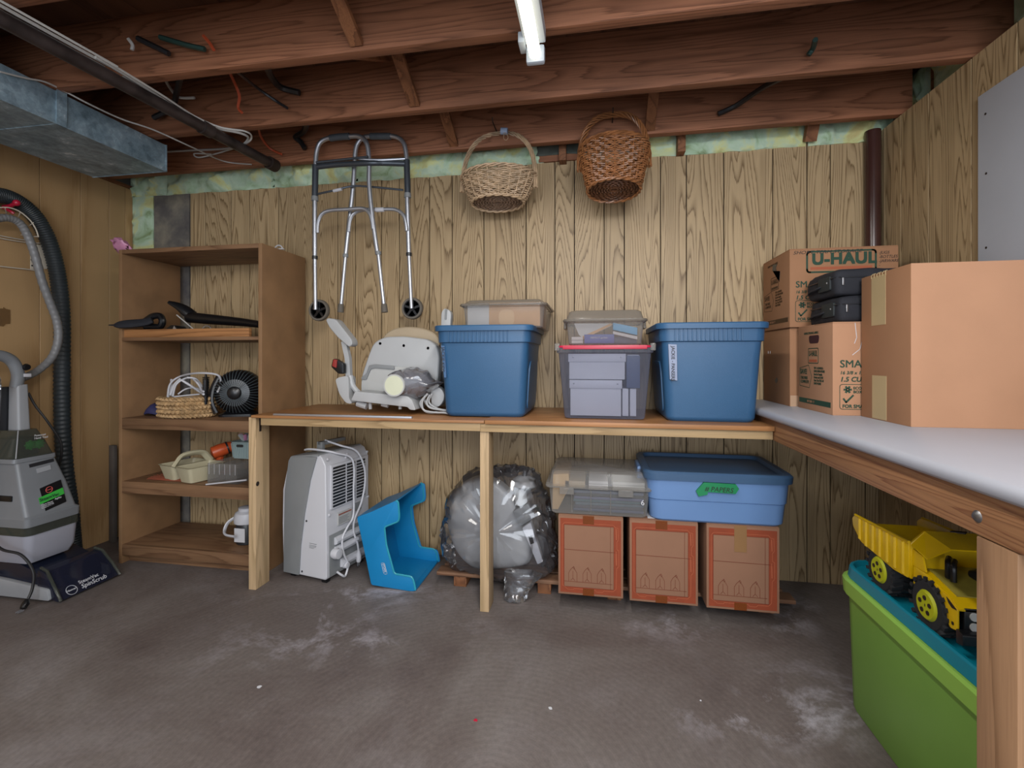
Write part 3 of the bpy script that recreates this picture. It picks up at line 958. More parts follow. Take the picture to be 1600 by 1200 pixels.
t = thing('hair_brush', 'black ribbed hairbrush sticking up out of the woven basket', 'brush', (B_(329, 595).x, 2.14, S2 + .1))
x0 = B_(329, 595, 2.14)
mb = MB()
for k in range(12):
    mb.box(-.013, .013, -.009, .009, .012 + k * .0085, .018 + k * .0085)
build('bristle_rows', mb, M_black, t, stuff=True)
build('handle', MB().tube([(0, 0, -.03), (0, 0, .02), (0, 0, .09), (0, 0, .125)], [.008, .01, .012, .004], 8), M_black, t)
# round fan heater
c = at(374, 615, Y=2.26)
t = thing('desk_fan', 'round black fan with a radial grille at the right of the bookcase shelf', 'fan', (c.x, 2.26, S2), .45)
Rf = .118
cz = .128
build('shell', MB().lathe([(.02, .09), (.07, .085), (.105, .05), (Rf, .01), (Rf, -.03), (.108, -.036), (.1, -.02), (.02, -.0)], 36, (0, 0, cz), 'y'), M_black, t)
mb = MB()
for k in range(40):
    a_ = 2 * PI * k / 40
    u, v = math.cos(a_), math.sin(a_)
    mb.tube([(.03 * u, -.093, cz + .03 * v), (.07 * u, -.088, cz + .07 * v), (.106 * u, -.053, cz + .106 * v), (.119 * u, -.012, cz + .119 * v)], .0024, 4)
build('grille_spokes', mb, plain('grey fan spoke', '#4a5256', .3, var=.05), t, stuff=True)
build('hub', MB().lathe([(.001, .105), (.026, .103), (.034, .097), (.034, .08), (.001, .08)], 24, (0, 0, cz), 'y'), M_black, t)
build('base', MB().rings([rr(0, .09, .06, .03), rr(.012, .09, .06, .03), rr(.03, .05, .035, .02)]), M_black, t)
build('side_bracket', MB().tube(smooth_path([(-.1, -.04, .02), (-.122, -.04, .08), (-.118, -.03, .15), (-.09, -.02, .22)], 5), .010, 8, flat=2), M_dark, t)
t = thing('cloth_cap', 'dark violet cloth crumpled at the left of the woven basket', 'cloth', (at(244, 645, Y=2.2).x, 2.2, S2))
mb = MB()
mb.rings([[Vector((r_ * 1.3 * math.cos(a_), r_ * math.sin(a_), z_ + .006 * math.sin(3 * a_))) for a_ in [2 * PI * k / 16 for k in range(16)]] for (r_, z_) in ((.045, .008), (.047, .015), (.04, .035), (.025, .055), (.01, .06))])
build('cloth', mb, M_purple, t, ang=60)

# ---- fourth shelf
t = thing('tool_caddy', 'beige plastic caddy with a centre handle on the lower bookcase shelf', 'caddy', (at(298, 745, Y=2.16).x, 2.17, S3), rz=-.25)
for s in (-1, 1):
    cx = s * .068
    rs = [rr(.004, .045, .075, .015, cx), rr(.08, .062, .095, .018, cx), rr(.083, .066, .1, .018, cx), rr(.083, .058, .09, .015, cx), rr(.01, .042, .07, .012, cx)]
    build('bin', MB().rings(rs), M_beige, t)
build('carry_handle', MB().tube(smooth_path([(0, -.095, .08), (0, -.08, .1), (0, -.045, .132), (0, .045, .132), (0, .08, .1), (0, .095, .08)], 5), .011, 8, flat=1.6), M_beige, t)
t = thing('heat_gun', 'orange hand drill tool with a black nose behind the beige caddy', 'power tool', (at(343, 735, Y=2.32).x, 2.33, S3))
p0, p1 = at(332, 708, Y=2.29), at(354, 700, Y=2.34)
build('motor_housing', MB().tube([p0 + (p0 - p1) * .1, p0, p0 * .5 + p1 * .5, p1, p1 + (p1 - p0) * .4], [.012, .034, .037, .034, .028], 14), M_toolorange, t, world=True)
build('nose', MB().tube([p1 + (p1 - p0) * .3, p1 + (p1 - p0) * 1.0], [.026, .02], 12), M_black, t, world=True)
build('pistol_grip', MB().tube([at(343, 712, Y=2.32), at(342, 730, Y=2.32), Vector((at(342, 730, Y=2.32).x, 2.32, S3 + .012))], [.022, .018, .02], 10), M_toolorange, t, world=True)
build('collar', MB().rod(p1, p1 + (p1 - p0) * .12, .036, 14), M_dark, t, world=True)
build('foot', MB().rings([rr(0, .075, .045, .03), rr(.014, .072, .042, .03), rr(.02, .06, .03, .02)]), M_toolorange, t)
t = thing('storage_basket', 'small grey blue ribbed basket filled with pink ribbon behind the pine leg', 'basket', (at(384, 715, Y=2.27).x, 2.27, S3 + .101))
rs = [rr(0, .05, .035, .012), rr(.085, .058, .042, .014), rr(.09, .062, .046, .014), rr(.09, .055, .039, .012), rr(.004, .047, .032, .01)]
build('basket_wall', MB().rings(rs), M_celadon, t)
mb = MB()
for k in range(10):
    x = -.045 + k * .01
    mb.tube([(x, -.036, .006), (x * 1.15, -.043, .082)], .0022, 4)
build('ribs', mb, M_celadon, t, stuff=True)
build('grip_slot', MB().prism(rounded_poly([(-.02, .062), (.02, .062), (.02, .076), (-.02, .076)], .006), 'y', -.0445, -.042), M_dark, t)
t2 = thing('ribbon_bow', 'pink and white ribbon bow in the small grey blue basket', 'ribbon', (t.location.x, 2.27, S3 + .186))
for k in range(6):
    a_ = k * 1.05
    build('loop', MB().tube([Vector((.02 * math.cos(a_) * s_, .018 * math.sin(a_) * s_, .008 + .035 * math.sin(PI * q_))) for q_, s_ in ((0, .3), (.3, 1.2), (.6, 1.7), (.9, 1.0), (1, .3))], .008, 6, flat=.3), M_pink if k % 2 else M_offw, t2)
# acrylic organiser on which the basket stands
t = thing('acrylic_organiser', 'clear acrylic divided organiser under the small grey blue basket', 'organiser', (at(370, 745, Y=2.21).x, 2.21, S3))
ww = .088
build('tray', MB().rings([rr(0, ww, .1, .006), rr(.1, ww, .1, .006)], cap1=False), M_acry, t)
for k in range(6):
    build('edge_line', MB().box(-ww + .012 + k * .03, -ww + .0135 + k * .03, -.1006, -.1, .045, .098), M_white, t)
for k in range(2):
    x = -.04 + k * .06
    build('divider', MB().add([(x, -.098, .004), (x, .098, .004), (x, .098, .09), (x, -.098, .09)], [(0, 1, 2, 3)]), M_acry, t)
t = thing('white_rod', 'white plastic rod lying across the front of the lower bookcase shelf', 'rod', (at(350, 757, Y=2.07).x, 2.075, S3))
build('rod', MB().rod(at(322, 757, Y=2.07), at(385, 750, Y=2.07), .004, 8), M_white, t, world=True)
t = thing('straw_mat', 'fan of rust coloured straw strips under the beige caddy', 'mat', (at(250, 750, Y=2.15).x, 2.15, S3))
for k in range(9):
    a_ = math.radians(185 - k * 7)
    build('strip', MB().tube([(.22, -.05 + k * .004, .004), (.22 + .29 * math.cos(a_) * .9, -.03 + .08 * math.sin(a_), .004 + k * .003)], .0026, 5, flat=.6), plain('rust straw', '#8a4a36', .6, var=.2) if k == 0 else bpy.data.materials['rust straw'], t)
# ---- bottom shelf jug
t = thing('water_jug', 'white lidded jug with a swing handle on the bottom bookcase shelf', 'jug', (at(386, 830, Y=2.2).x, 2.2, S4))
build('jug_body', MB().lathe([(.045, 0), (.05, .005), (.052, .1), (.05, .105)], 24), M_dark, t)
build('lid', MB().lathe([(.001, .11), (.052, .105), (.06, .11), (.062, .14), (.055, .16), (.04, .17), (.04, .185), (.02, .19), (.001, .19)], 24), M_white, t)
build('swing_handle', MB().tube(smooth_path([(-.055, 0, .135), (-.085, -.03, .11), (-.09, -.05, .075), (-.06, -.075, .062), (0, -.085, .06)], 6), .006, 8, flat=1.6), M_white, t)
build('label', MB().prism([(-.03, .02), (.03, .02), (.03, .09), (-.03, .09)], 'y', -.054, -.05), M_paper, t)

# ------------------------------------------------------------------ workbench along the back wall
ZB, YW0, YW1 = .807, 1.905, 2.44
XB0, XBM, XB1 = at(392, 650, Y=YW0).x, at(757, 655, Y=YW0).x, .655
t = thing('workbench', 'long low bench with a stained brown top on pine legs along the back wall', 'bench', ((XB0 + XB1) / 2, YW0, 0))
build('bench_top', MB().box(XB0, XBM - .002, YW0, YW1, ZB - .016, ZB - .004), M_top, t, world=True, bevel=.002)
build('bench_top', MB().box(XBM + .002, XB1, YW0 - .006, YW1, ZB - .018, ZB), M_top, t, world=True, bevel=.002)
build('front_rail', MB().box(XB0 + .04, XBM - .02, YW0 + .012, YW0 + .05, ZB - .05, ZB - .017), M_pine_x, t, world=True, bevel=.002)
build('front_rail', MB().box(XBM - .02, XB1 - .0, YW0 + .012, YW0 + .05, ZB - .052, ZB - .019), M_pine_x, t, world=True, bevel=.002)
build('back_rail', MB().box(XB0, XB1, YW1 - .04, YW1, ZB - .055, ZB - .018), M_pine_x, t, world=True)
YL = 1.93
XB0 = at(388.5, 800, Y=YL).x
build('leg', MB().box(XB0, XB0 + .037, YL, YL + .092, 0, ZB - .017), M_pine, t, world=True, bevel=.002)
xl = at(750, 700, Y=YL).x
build('leg', MB().box(xl, xl + .038, YL, YL + .09, 0, ZB - .019), M_pine, t, world=True, bevel=.002)
# the steel angle and knots
build('steel_angle', MB().box(XB0 + .037, XB0 + .039, YL + .022, YL + .034, ZB - .085, ZB - .02), M_rust, t, world=True)
build('steel_angle', MB().box(XB0 + .037, XB0 + .039, YL + .06, YL + .068, ZB - .045, ZB - .02), M_rust, t, world=True)
p = at(405, 755, X=XB0 + .037)
build('knot', MB().lathe([(.001, .002), (.009, .0015), (.011, 0)], 12, (XB0 + .037, YL + .012, p.z), 'x'), M_rust, t, world=True)
# aluminium strip on the bench edge
a, b = at(430, 645, Y=1.93).x, at(645, 652, Y=1.93).x
tag(build('metal_strip', MB().box(a, b, 1.915, 1.93, ZB - .004, ZB + .004), M_alu, bevel=.001), 'thin aluminium strip lying along the left front edge of the bench', 'strip')

# ------------------------------------------------------------------ laminate counter along the right wall
ZK, XK = .862, .635
t = thing('counter', 'white laminate counter on a fir rail and post along the right wall', 'counter', (XR - .3, .9, 0))
prof = [(XR - .003, ZK - .031), (XR - .003, ZK), (XK + .012, ZK), (XK + .004, ZK - .004), (XK, ZK - .012), (XK, ZK - .023), (XK + .006, ZK - .030), (XK + .02, ZK - .031)]
build('countertop', MB().prism(prof, 'y', -1.2, YB - .004), M_lam, t, world=True, ang=50)
build('rail', MB().box(XK + .022, XK + .06, -1.2, YB - .01, ZK - .110, ZK - .031), M_fir_y, t, world=True, bevel=.003)
build('post', MB().box(XK + .06, XK + .098, .876, .959, 0, ZK - .031), M_fir_z, t, world=True, bevel=.003)
build('leg', MB().box(XK + .022, XK + .06, .876, .959, 0, ZK - .112), M_fir_z, t, world=True, bevel=.003)
build('wall_rail', MB().box(XR - .05, XR - .003, -1.2, YB - .01, ZK - .110, ZK - .031), M_fir_y, t, world=True)
p = at(1527, 807, X=XK + .022)
build('bolt_head', MB().lathe([(.001, -.006), (.006, -.005), (.010, -.001), (.011, 0)], 16, (XK + .022, p.y, p.z), 'x'), M_steel, t, world=True)

# ------------------------------------------------------------------ storage totes
def tote(name, label, cat, loc, w, d, h, body_m, lid_m, taper=.035, r=.035, rz=0, group=None, band=.055, over=.012, ribs=True, recess=True):
    t = thing(name, label, cat, loc, rz, group)
    hw, hd = w / 2, d / 2
    bw, bd = hw - taper, hd - taper
    zb = h - .022 - band
    rs = [rr(0, bw - .012, bd - .012, r * .8), rr(.006, bw - .004, bd - .004, r), rr(.014, bw, bd, r),
          rr(.02, bw + .001, bd + .001, r), rr(zb, hw - .011, hd - .011, r + .004), rr(zb + .004, hw - .002, hd - .002, r + .006),
          rr(h - .02, hw, hd, r + .006), rr(h - .02, hw - .006, hd - .006, r), rr(.02, bw - .006, bd - .006, r * .8)]
    build('body', MB().rings(rs), body_m, t)
    if lid_m is not None:
        o = over
        rs = [rr(h - .024, hw + o, hd + o, r + .012), rr(h - .004, hw + o + .001, hd + o + .001, r + .012), rr(h, hw + o - .003, hd + o - .003, r + .01),
              rr(h, hw - .012, hd - .012, r), rr(h - .01, hw - .018, hd - .018, r)]
        rs = [rr(h - .024, hw + .001, hd + .001, r + .006)] + rs
        build('lid', MB().rings(rs), lid_m, t)
    if ribs:
        mb = MB()
        n = 16
        for k in range(n):
            x = (-.36 + .66 * k / n) * w
            mb.box(x, x + .0045, -hd - .0035, -hd + .003, zb + .006, h - .024)
        build('grip_ribs', mb, body_m, t, bevel=.0008, bseg=1)
    if recess:
        for s in (-1, 1):
            xs = s * (hw - taper * .55)
            mb = MB().rings([[Vector((s * (bw + .002 + (hw - .011 - bw) * (z / zb)) + s * e, y, z)) for (y, z) in rounded_poly([(-bd * .72, .03), (bd * .72, .03), (bd * .72, zb * .62), (bd * .6, zb * .76), (-bd * .6, zb * .76), (-bd * .72, zb * .62)], .03)] for e in (-.004, .003)])
            build('side_panel', mb, body_m, t, bevel=.001, bseg=1)
    return t


GT = 'navy blue totes on the bench'
t1 = tote('storage_tote', 'navy blue lidded tote on the bench under the clear box of papers', 'tote', (at(771, 600, Y=2.19).x - .002, 2.195, ZB), .415, .45, .396, M_blue, M_blue, taper=.03, group=GT)
t2 = tote('storage_tote', 'navy blue lidded tote on the bench beside the white counter', 'tote', (.452, 2.185, ZB), .40, .45, .395, M_blue, M_blue, taper=.03, group=GT)
# duct tape label on the right tote
mb = MB().prism([(-.166, .31), (-.134, .308), (-.128, .165), (-.158, .17)], 'y', -.214, -.207)
lb = build('tape_label', MB().prism([(-.166, .31), (-.134, .308), (-.132, .165), (-.160, .17)], 'y', -.2165, -.205), plain('silver duct tape', '#7b859e', .4, metal=.0, var=.08), t2)
lettering('JACKIE - PANSERS', .0185, M_black_ink, t2, (-.154, -.2172, .302), 'front', bold=.0003, spin=-PI / 2, xs=.95)
lb = build('tape_label', MB().prism([(-.185, .31), (-.17, .308), (-.162, .17), (-.172, .17)], 'y', -.216, -.205), plain('clear tape', '#3f5f85', .25, var=.08), t1)
lettering('JACKIE KIDS', .02, M_black_ink, t1, (-.183, -.217, .302), 'front', bold=.0002, spin=-PI / 2)

# red lidded clear tote with white boxes
cx, cy = at(944, 600, Y=1.99).x, 2.19
t = thing('clear_tote', 'clear bluish tote with a red lid on the bench between the navy totes', 'tote', (cx, cy, ZB))
h = .303
W2, D2 = .196, .225
build('body', MB().rings([rr(.004, W2 - .035, D2 - .03, .02), rr(.012, W2 - .031, D2 - .026, .022), rr(h - .03, W2 - .008, D2 - .006, .03), rr(h - .026, W2, D2, .03), rr(h - .006, W2, D2, .03)], cap1=False), M_clearb, t)
build('lid', MB().rings([rr(h - .005, W2 - .004, D2 - .004, .03), rr(h + .003, W2 - .004, D2 - .004, .03), rr(h + .003, W2 - .02, D2 - .02, .02), rr(h - .002, W2 - .03, D2 - .03, .02)]), M_clearred, t)
build('lid_front', MB().prism([(-W2 * .86, h - .012), (W2 * .86, h - .012), (W2 * .86, h + .004), (-W2 * .86, h + .004)], 'y', -D2 - .004, -D2 - .001), M_red, t, bevel=.001)
for s in (-1, 1):
    build('corner_clip', MB().box(s * W2 * .98 - .01, s * W2 * .98 + .01, -D2 - .003, -D2 + .02, h - .018, h + .012), M_clear, t, bevel=.003)
for k, (z0, hh, dx) in enumerate(((.012, .15, -.035), (.165, .108, -.03))):
    tb = thing('shoe_box', ('lower' if k == 0 else 'upper') + ' white lidded carton seen inside the clear tote with the red lid', 'box', (cx + dx, cy - .03, ZB + z0), group='white cartons inside the red lidded tote')
    w_ = .105 + .01 * k
    build('carton', MB().box(-w_, w_, -.14, .13, 0, hh - .03), M_paper, tb, bevel=.002)
    build('lid', MB().box(-w_ - .004, w_ + .004, -.145, .134, hh - .035, hh), M_white, tb, bevel=.002)
    for s in (-1, 1):
        build('rivet', MB().lathe([(.001, .0025), (.003, .002), (.0035, 0)], 8, (s * w_ * .86, -.145, hh - .015), 'y'), M_steel, tb)
for k in range(2):
    tb = thing('slim_box', ('left' if k == 0 else 'right') + ' of two slim white boxes upright at the lower right inside the red lidded tote', 'box', (cx + .088 + k * .031, cy - .03, ZB + .012), group='slim white boxes in the red lidded tote')
    build('carton', MB().box(-.0125, .0125, -.13, .1, 0, .115), M_paper, tb, bevel=.001)
    build('end_flap', MB().box(-.0115, .0115, -.1318, -.13, .004, .111), M_white, tb)
tb = thing('folder_stack', 'dark blue binder filling the right side of the red lidded tote', 'binder', (cx + .116, cy - .02, ZB + .13))
build('cover', MB().box(-.024, .03, -.15, .12, 0, .135), M_navycard, tb, bevel=.002)
build('pages', MB().box(-.02, .026, -.146, .116, .135, .138), M_paper, tb)

# the latch box on it
def latch_box(label, loc, W2, D2, h, lid_h, mat=M_clear, lidm=M_smoke, rz=0, group=None, name='clear_box'):
    t = thing(name, label, 'box', loc, rz, group)
    build('body', MB().rings([rr(.002, W2 - .022, D2 - .022, .02), rr(.008, W2 - .017, D2 - .017, .022), rr(h - .008, W2 - .008, D2 - .008, .025), rr(h - .006, W2 - .001, D2 - .001, .028), rr(h, W2, D2, .028)], cap1=False), mat, t)
    build('lid', MB().rings([rr(h, W2 + .004, D2 + .004, .03), rr(h + .008, W2 + .004, D2 + .004, .03), rr(h + .010, W2 - .008, D2 - .008, .028), rr(h + lid_h - .006, W2 - .018, D2 - .022, .026), rr(h + lid_h, W2 - .028, D2 - .032, .024)], cap0=False), lidm, t)
    build('rim', MB().rings([rr(h - .002, W2 + .006, D2 + .006, .03), rr(h + .004, W2 + .007, D2 + .007, .03), rr(h + .004, W2 - .004, D2 - .004, .026), rr(h - .002, W2 - .004, D2 - .004, .026)], closed=True), lidm, t)
    return t


cx2, cy2 = at(945, 520, Y=2.0).x, 2.17
zt = ZB + .303 + .0045
lbx = latch_box('clear latch box of blue cards on top of the red lidded tote', (cx2, cy2, zt), .168, .165, .103, .046)
for s in (-1, 1):
    build('latch', MB().box(s * .172 - .006, s * .172 + .006, -.05, .03, .075, .118), M_smoke, lbx, bevel=.003)
tb = thing('blue_carton', 'royal blue carton at the bottom of the latch box with blue cards', 'box', (cx2 - .025, cy2 - .08, zt + .01))
build('carton', MB().box(-.06, .065, -.04, .05, 0, .038), M_royal, tb, bevel=.001)
lettering('PERFECT garden', .0105, M_paper, tb, (-.035, -.0408, .02), 'front')
tb = thing('card_packet', 'sky blue packet tilted at the right in the latch box', 'packet', (cx2 + .085, cy2 - .09, zt + .055))
build('packet', MB().prism([(-.05, .012), (.05, -.012), (.05, .02), (-.05, .042)], 'y', -.03, .05), M_aqua, tb, bevel=.002)
build('white_stripe', MB().prism([(-.05, -.006), (.05, -.03), (.05, -.017), (-.05, .006)], 'y', -.031, .05), M_paper, tb)
tb = thing('blue_folder', 'dark blue folder under the sky blue packet in the latch box', 'folder', (cx2 + .08, cy2 - .06, zt + .01))
build('folder', MB().box(-.05, .055, -.03, .06, 0, .03), M_navycard, tb, bevel=.001)
tb = thing('white_envelope', 'pale envelope leaning diagonally inside the upper latch box', 'envelope', (cx2 - .06, cy2 + .0, zt + .01))
build('envelope', MB().prism([(-.05, .04), (-.03, .02), (.09, .075), (.08, .085), (-.07, .088)], 'y', -.09, -.08), M_paper, tb)
build('brown_edge', MB().prism([(-.04, .028), (-.03, .018), (.095, .08), (.085, .086)], 'y', -.092, -.09), M_peach, tb)
tb = thing('small_carton', 'small white carton at the lower left inside the upper latch box', 'box', (cx2 - .115, cy2 - .09, zt + .01))
build('carton', MB().box(-.024, .024, -.03, .04, 0, .028), M_paper, tb, bevel=.001)
build('grey_line', MB().box(-.0245, .0245, -.0305, .0, .012, .015), M_grey, tb)

# clear box of papers on the left tote
cx3, cy3 = at(783, 485, Y=2.05).x + .005, 2.235
zt = ZB + .396 - .0095
lbx = latch_box('clear box with white and tan papers on top of the left navy tote', (cx3, cy3, zt), .192, .185, .103, .026)
tb = thing('paper_stack', 'white paper stack at the left inside the clear box on the navy tote', 'paper', (cx3 - .11, cy3 - .02, zt + .01))
build('paper', MB().box(-.055, .045, -.14, .12, 0, .094), M_paper, tb, bevel=.002)
build('top_sheet', MB().prism([(-.05, .096), (.045, .108), (.045, .110), (-.05, .098)], 'y', -.13, .12), M_paper, tb)
tb = thing('folder_stack', 'tan file folders filling the right of the clear box on the navy tote', 'folders', (cx3 + .03, cy3 - .02, zt + .01))
build('folders', MB().box(-.095, .135, -.142, .12, 0, .108), M_peach, tb, bevel=.002)
build('folder_tab', MB().prism(rounded_poly([(-.05, .0), (.02, .0), (.02, .075), (-.05, .075)], .03), 'y', -.1435, -.142), plain('pale tan paper', '#d9b48a', .6, var=.03), tb)

# ------------------------------------------------------------------ cartons on the counter
def carton(label, loc, w, d, h, group=None, name='cardboard_box', mat=M_card, top=True):
    t = thing(name, label, 'box', loc, 0, group)
    build('carton_body', MB().box(0, w, 0, d, 0, h - .004), mat, t, bevel=.002)
    for s in (0, 1):
        build('top_flap', MB().box(.001, w - .001, d / 2 * s + .001, d / 2 * (s + 1) - .001, h - .004, h), mat, t, bevel=.001)
    return t


def ring_logo(t, face, u0, z0, w, h, mat, lw=.006, off=.0006, r=.012):
    """rounded frame"""
    pts = rounded_poly([(0, 0), (w, 0), (w, h), (0, h)], r, 5)
    mb = MB()
    if face == 'front':
        mb.ribbon([(u0 + p[0], z0 + p[1]) for p in pts], lw, -off + .0005, True)
    else:
        mb.ribbon([(u0 - p[0], z0 + p[1]) for p in pts], lw, -off + .0005, True, axis='x')
    return build('printed_frame', mb, mat, t, smooth=False)


def mover_print(t, w, d, h, big=True, ink=M_green_ink, sideink=None):
    sideink = sideink or ink
    if big:
        ring_logo(t, 'front', .065, h - .098, .25, .083, ink, .007)
        lettering('U-HAUL', .062, ink, t, (.083, -.0008, h - .066), 'front', bold=.0035, xs=1.0)
        build('printed_bar', MB().prism([(.078, h - .088), (.302, h - .088), (.302, h - .077), (.078, h - .077)], 'y', -.0006, 0), M_orange_lt, t, smooth=False)
    lettering('SMALL', .036, ink, t, (.022, -.0008, h - .158), 'front', bold=.0006)
    lettering('16 3/8 x 12 5/8', .016, ink, t, (.022, -.0008, h - .182), 'front', bold=.0004, shear=.2)
    lettering('1.5 CU. FT.', .023, ink, t, (.022, -.0008, h - .207), 'front', bold=.0008, shear=.2)
    ring_logo(t, 'front', .022, .022, .15, .086, ink, .002, r=.01)
    lettering('FOR SMALL', .016, ink, t, (.03, -.0008, .027), 'front', bold=.0007)
    mb = MB()
    mb.ribbon([(.034, .058), (.042, .046), (.064, .07)], .006, 0)
    c0 = Vector((.047, .09))
    for k in range(6):
        a_ = k * PI / 3
        mb.ribbon([(c0.x + .004 * math.cos(a_), c0.y + .004 * math.sin(a_)), (c0.x + .011 * math.cos(a_), c0.y + .011 * math.sin(a_))], .007, 0)
    build('printed_tick', mb, ink, t, smooth=False)
    lettering('ECO\nBOX', .013, ink, t, (.064, -.0008, .091), 'front', bold=.0005)
    # left side
    k = d / .29
    ring_logo(t, 'side', d * .67, h - .145, d * .29, .056, sideink, .003, r=.006)
    lettering('U-HAUL', .03, sideink, t, (-.0008, d * .65, h - .118), 'side', bold=.0008, xs=d * .26 / .115)
    build('printed_bar', MB().prism([(d * .65, h - .141), (d * .41, h - .141), (d * .41, h - .131), (d * .65, h - .131)], 'x', -.0005, 0), M_orange_lt if big is False else sideink, t, smooth=False)
    mb = MB()
    mb.ribbon([(d * .94, .09), (d * .94, .16), (d * .66, .172), (d * .57, .13), (d * .64, .085)], .0022, 0, True, axis='x')
    build('printed_tag', mb, sideink, t, smooth=False)
    lettering('SAVE!', .027, sideink, t, (-.0008, d * .92, .138), 'side', bold=.001, xs=.9)
    lettering('THE FREE\nCOMPLETE', .015, sideink, t, (-.0008, d * .91, .117), 'side', bold=.0006)
    lettering('TRY A BUNDLE-\nSAVE EVEN MORE!\nBest for Bundle\nReturn and SAVE\nGive The FOR All\nSAVE MORE!', .0115, sideink, t, (-.0008, d * .5, .158), 'side', bold=.0004, xs=.92)
    build('printed_band', MB().prism([(d * .96, .024), (d * .05, .024), (d * .05, .043), (d * .96, .043)], 'x', -.0005, 0), sideink, t, smooth=False)
    lettering('RETURN  IT', .012, M_card_l, t, (-.0012, d * .7, .029), 'side', bold=.0003)
    lettering('SUPER STRONG LABELS', .0115, sideink, t, (-.0008, d * .8, h - .034), 'side', bold=.0004)


GC = 'moving boxes on the white counter'
ZC0 = ZK
A1 = carton('plain scuffed cardboard box at the back of the counter, under the labelled moving box', (.79, 2.125, ZC0), .40, .305, .325, GC)
mb = MB().prism(rounded_poly([(.165, .10), (.14, .115), (.13, .10), (.15, .085)], .005), 'x', -.0012, .004)
build('torn_hole', mb, M_dark, A1)
for y_ in (.22, .245):
    build('staple', MB().box(-.0012, .001, y_, y_ + .004, .22, .232), M_alu, A1)
build('tape_strip', MB().box(.002, .05, -.0008, .002, .0, .045), plain('clear shiny tape', '#b99a80', .15, var=.1), A1)
A2 = carton('open printed moving box with marker writing, on top of the rear cardboard box', (.782, 2.105, ZC0 + .3255), .395, .31, .32, GC)
mover_print(A2, .395, .31, .32, True, M_green_ink, M_brown_ink)
lettering('SHORT TERM STORAGE', .019, M_black_ink, A2, (.012, -.0008, .297), 'front', bold=-.0001, shear=.3, xs=1.25)
lettering('-JUGS\n-BOTTLES\n-JARWARE\n-', .0165, M_black_ink, A2, (.325, -.0008, .287), 'front', bold=.0001, shear=.2, xs=.92)
build('hand_hole', MB().prism(rounded_poly([(.10, .25), (.14, .245), (.19, .265), (.185, .29), (.13, .285), (.15, .27), (.11, .2)], .008), 'x', -.0012, .003), M_dark, A2)
A3 = carton('printed moving box with a green logo beside the big plain box', (.812, 1.815, ZC0), .40, .285, .325, GC, mat=M_card_l)
mover_print(A3, .40, .285, .325, False, M_green_ink)
build('hand_hole', MB().prism(rounded_poly([(.105, .255), (.18, .255), (.185, .285), (.1, .285)], .012), 'x', -.0012, .003), plain('dark red inside', '#35151c', .7, var=.2), A3)
mb = MB().ribbon([(.07, .32), (.075, .27), (.068, .25)], .002, 0).ribbon([(.1, .29), (.085, .23), (.062, .21)], .002, 0)
build('tape_glint', mb, M_white, A3, smooth=False)

# big plain box with its flaps standing open
BW0, BW1, BD0, BD1, BH = .897, 1.274, 1.548, 1.805, .472
t = thing('cardboard_box', 'large plain cardboard box with open flaps and tape strips on the counter', 'box', ((BW0 + BW1) / 2, BD0, ZC0), group=None)
tk = .005
build('side_wall', MB().box(BW0, BW0 + tk, BD0, BD1, ZC0, ZC0 + BH), M_card, t, world=True, bevel=.0015)
build('side_wall', MB().box(BW1 - tk, BW1, BD0, BD1, ZC0, ZC0 + BH), M_card, t, world=True, bevel=.0015)
build('front_wall', MB().box(BW0 + .0005, BW1 - .0005, BD0 - .001, BD0 + tk, ZC0, ZC0 + BH + .001), M_card_l, t, world=True, bevel=.0015)  # paler than the side walls: the stronger front light is put into its colour
build('back_wall', MB().box(BW0 + .0005, BW1 - .0005, BD1 - tk, BD1, ZC0, ZC0 + BH), M_card, t, world=True, bevel=.0015)
build('bottom', MB().box(BW0 + .002, BW1 - .002, BD0 + .002, BD1 - .002, ZC0, ZC0 + .004), M_card, t, world=True)
# inner flaps folded in and sagging
build('top_flap', MB().prism([(BW0 + .004, ZC0 + BH - .002), (BW0 + .13, ZC0 + BH - .045), (BW0 + .131, ZC0 + BH - .041), (BW0 + .006, ZC0 + BH + .002)], 'y', BD0 + .008, BD1 - .008), M_card, t, world=True)
build('top_flap', MB().prism([(BD1 - .004, ZC0 + BH - .004), (BD1 - .12, ZC0 + BH - .028), (BD1 - .12, ZC0 + BH - .023), (BD1, ZC0 + BH + .003)], 'x', BW0 + .14, BW1 - .01), M_card, t, world=True)
ty = (at(1362, 600, X=BW0).y, at(1384, 600, X=BW0).y)
build('tape_strip', MB().box(BW0 - .0008, BW0, ty[1], ty[0], at(1372, 508, X=BW0).z, ZC0 + BH - .008), M_tape, t, world=True)
build('tape_strip', MB().box(BW0 - .0008, BW0, ty[1] - .004, ty[0] - .004, ZC0 + .003, at(1374, 587, X=BW0).z), M_tape, t, world=True)
mb = MB()
for k in range(6):
    y_ = ty[1] + (ty[0] - ty[1]) * k / 5
    mb.tube([(BW0 - .001, y_, ZC0 + BH - .012), (BW0 - .003, y_ - .004, ZC0 + BH + .001 - .004 * (k % 2)), (BW0 + .004, y_, ZC0 + BH + .003)], .0015, 4)
build('torn_tape_edge', mb, M_tape, t, world=True)

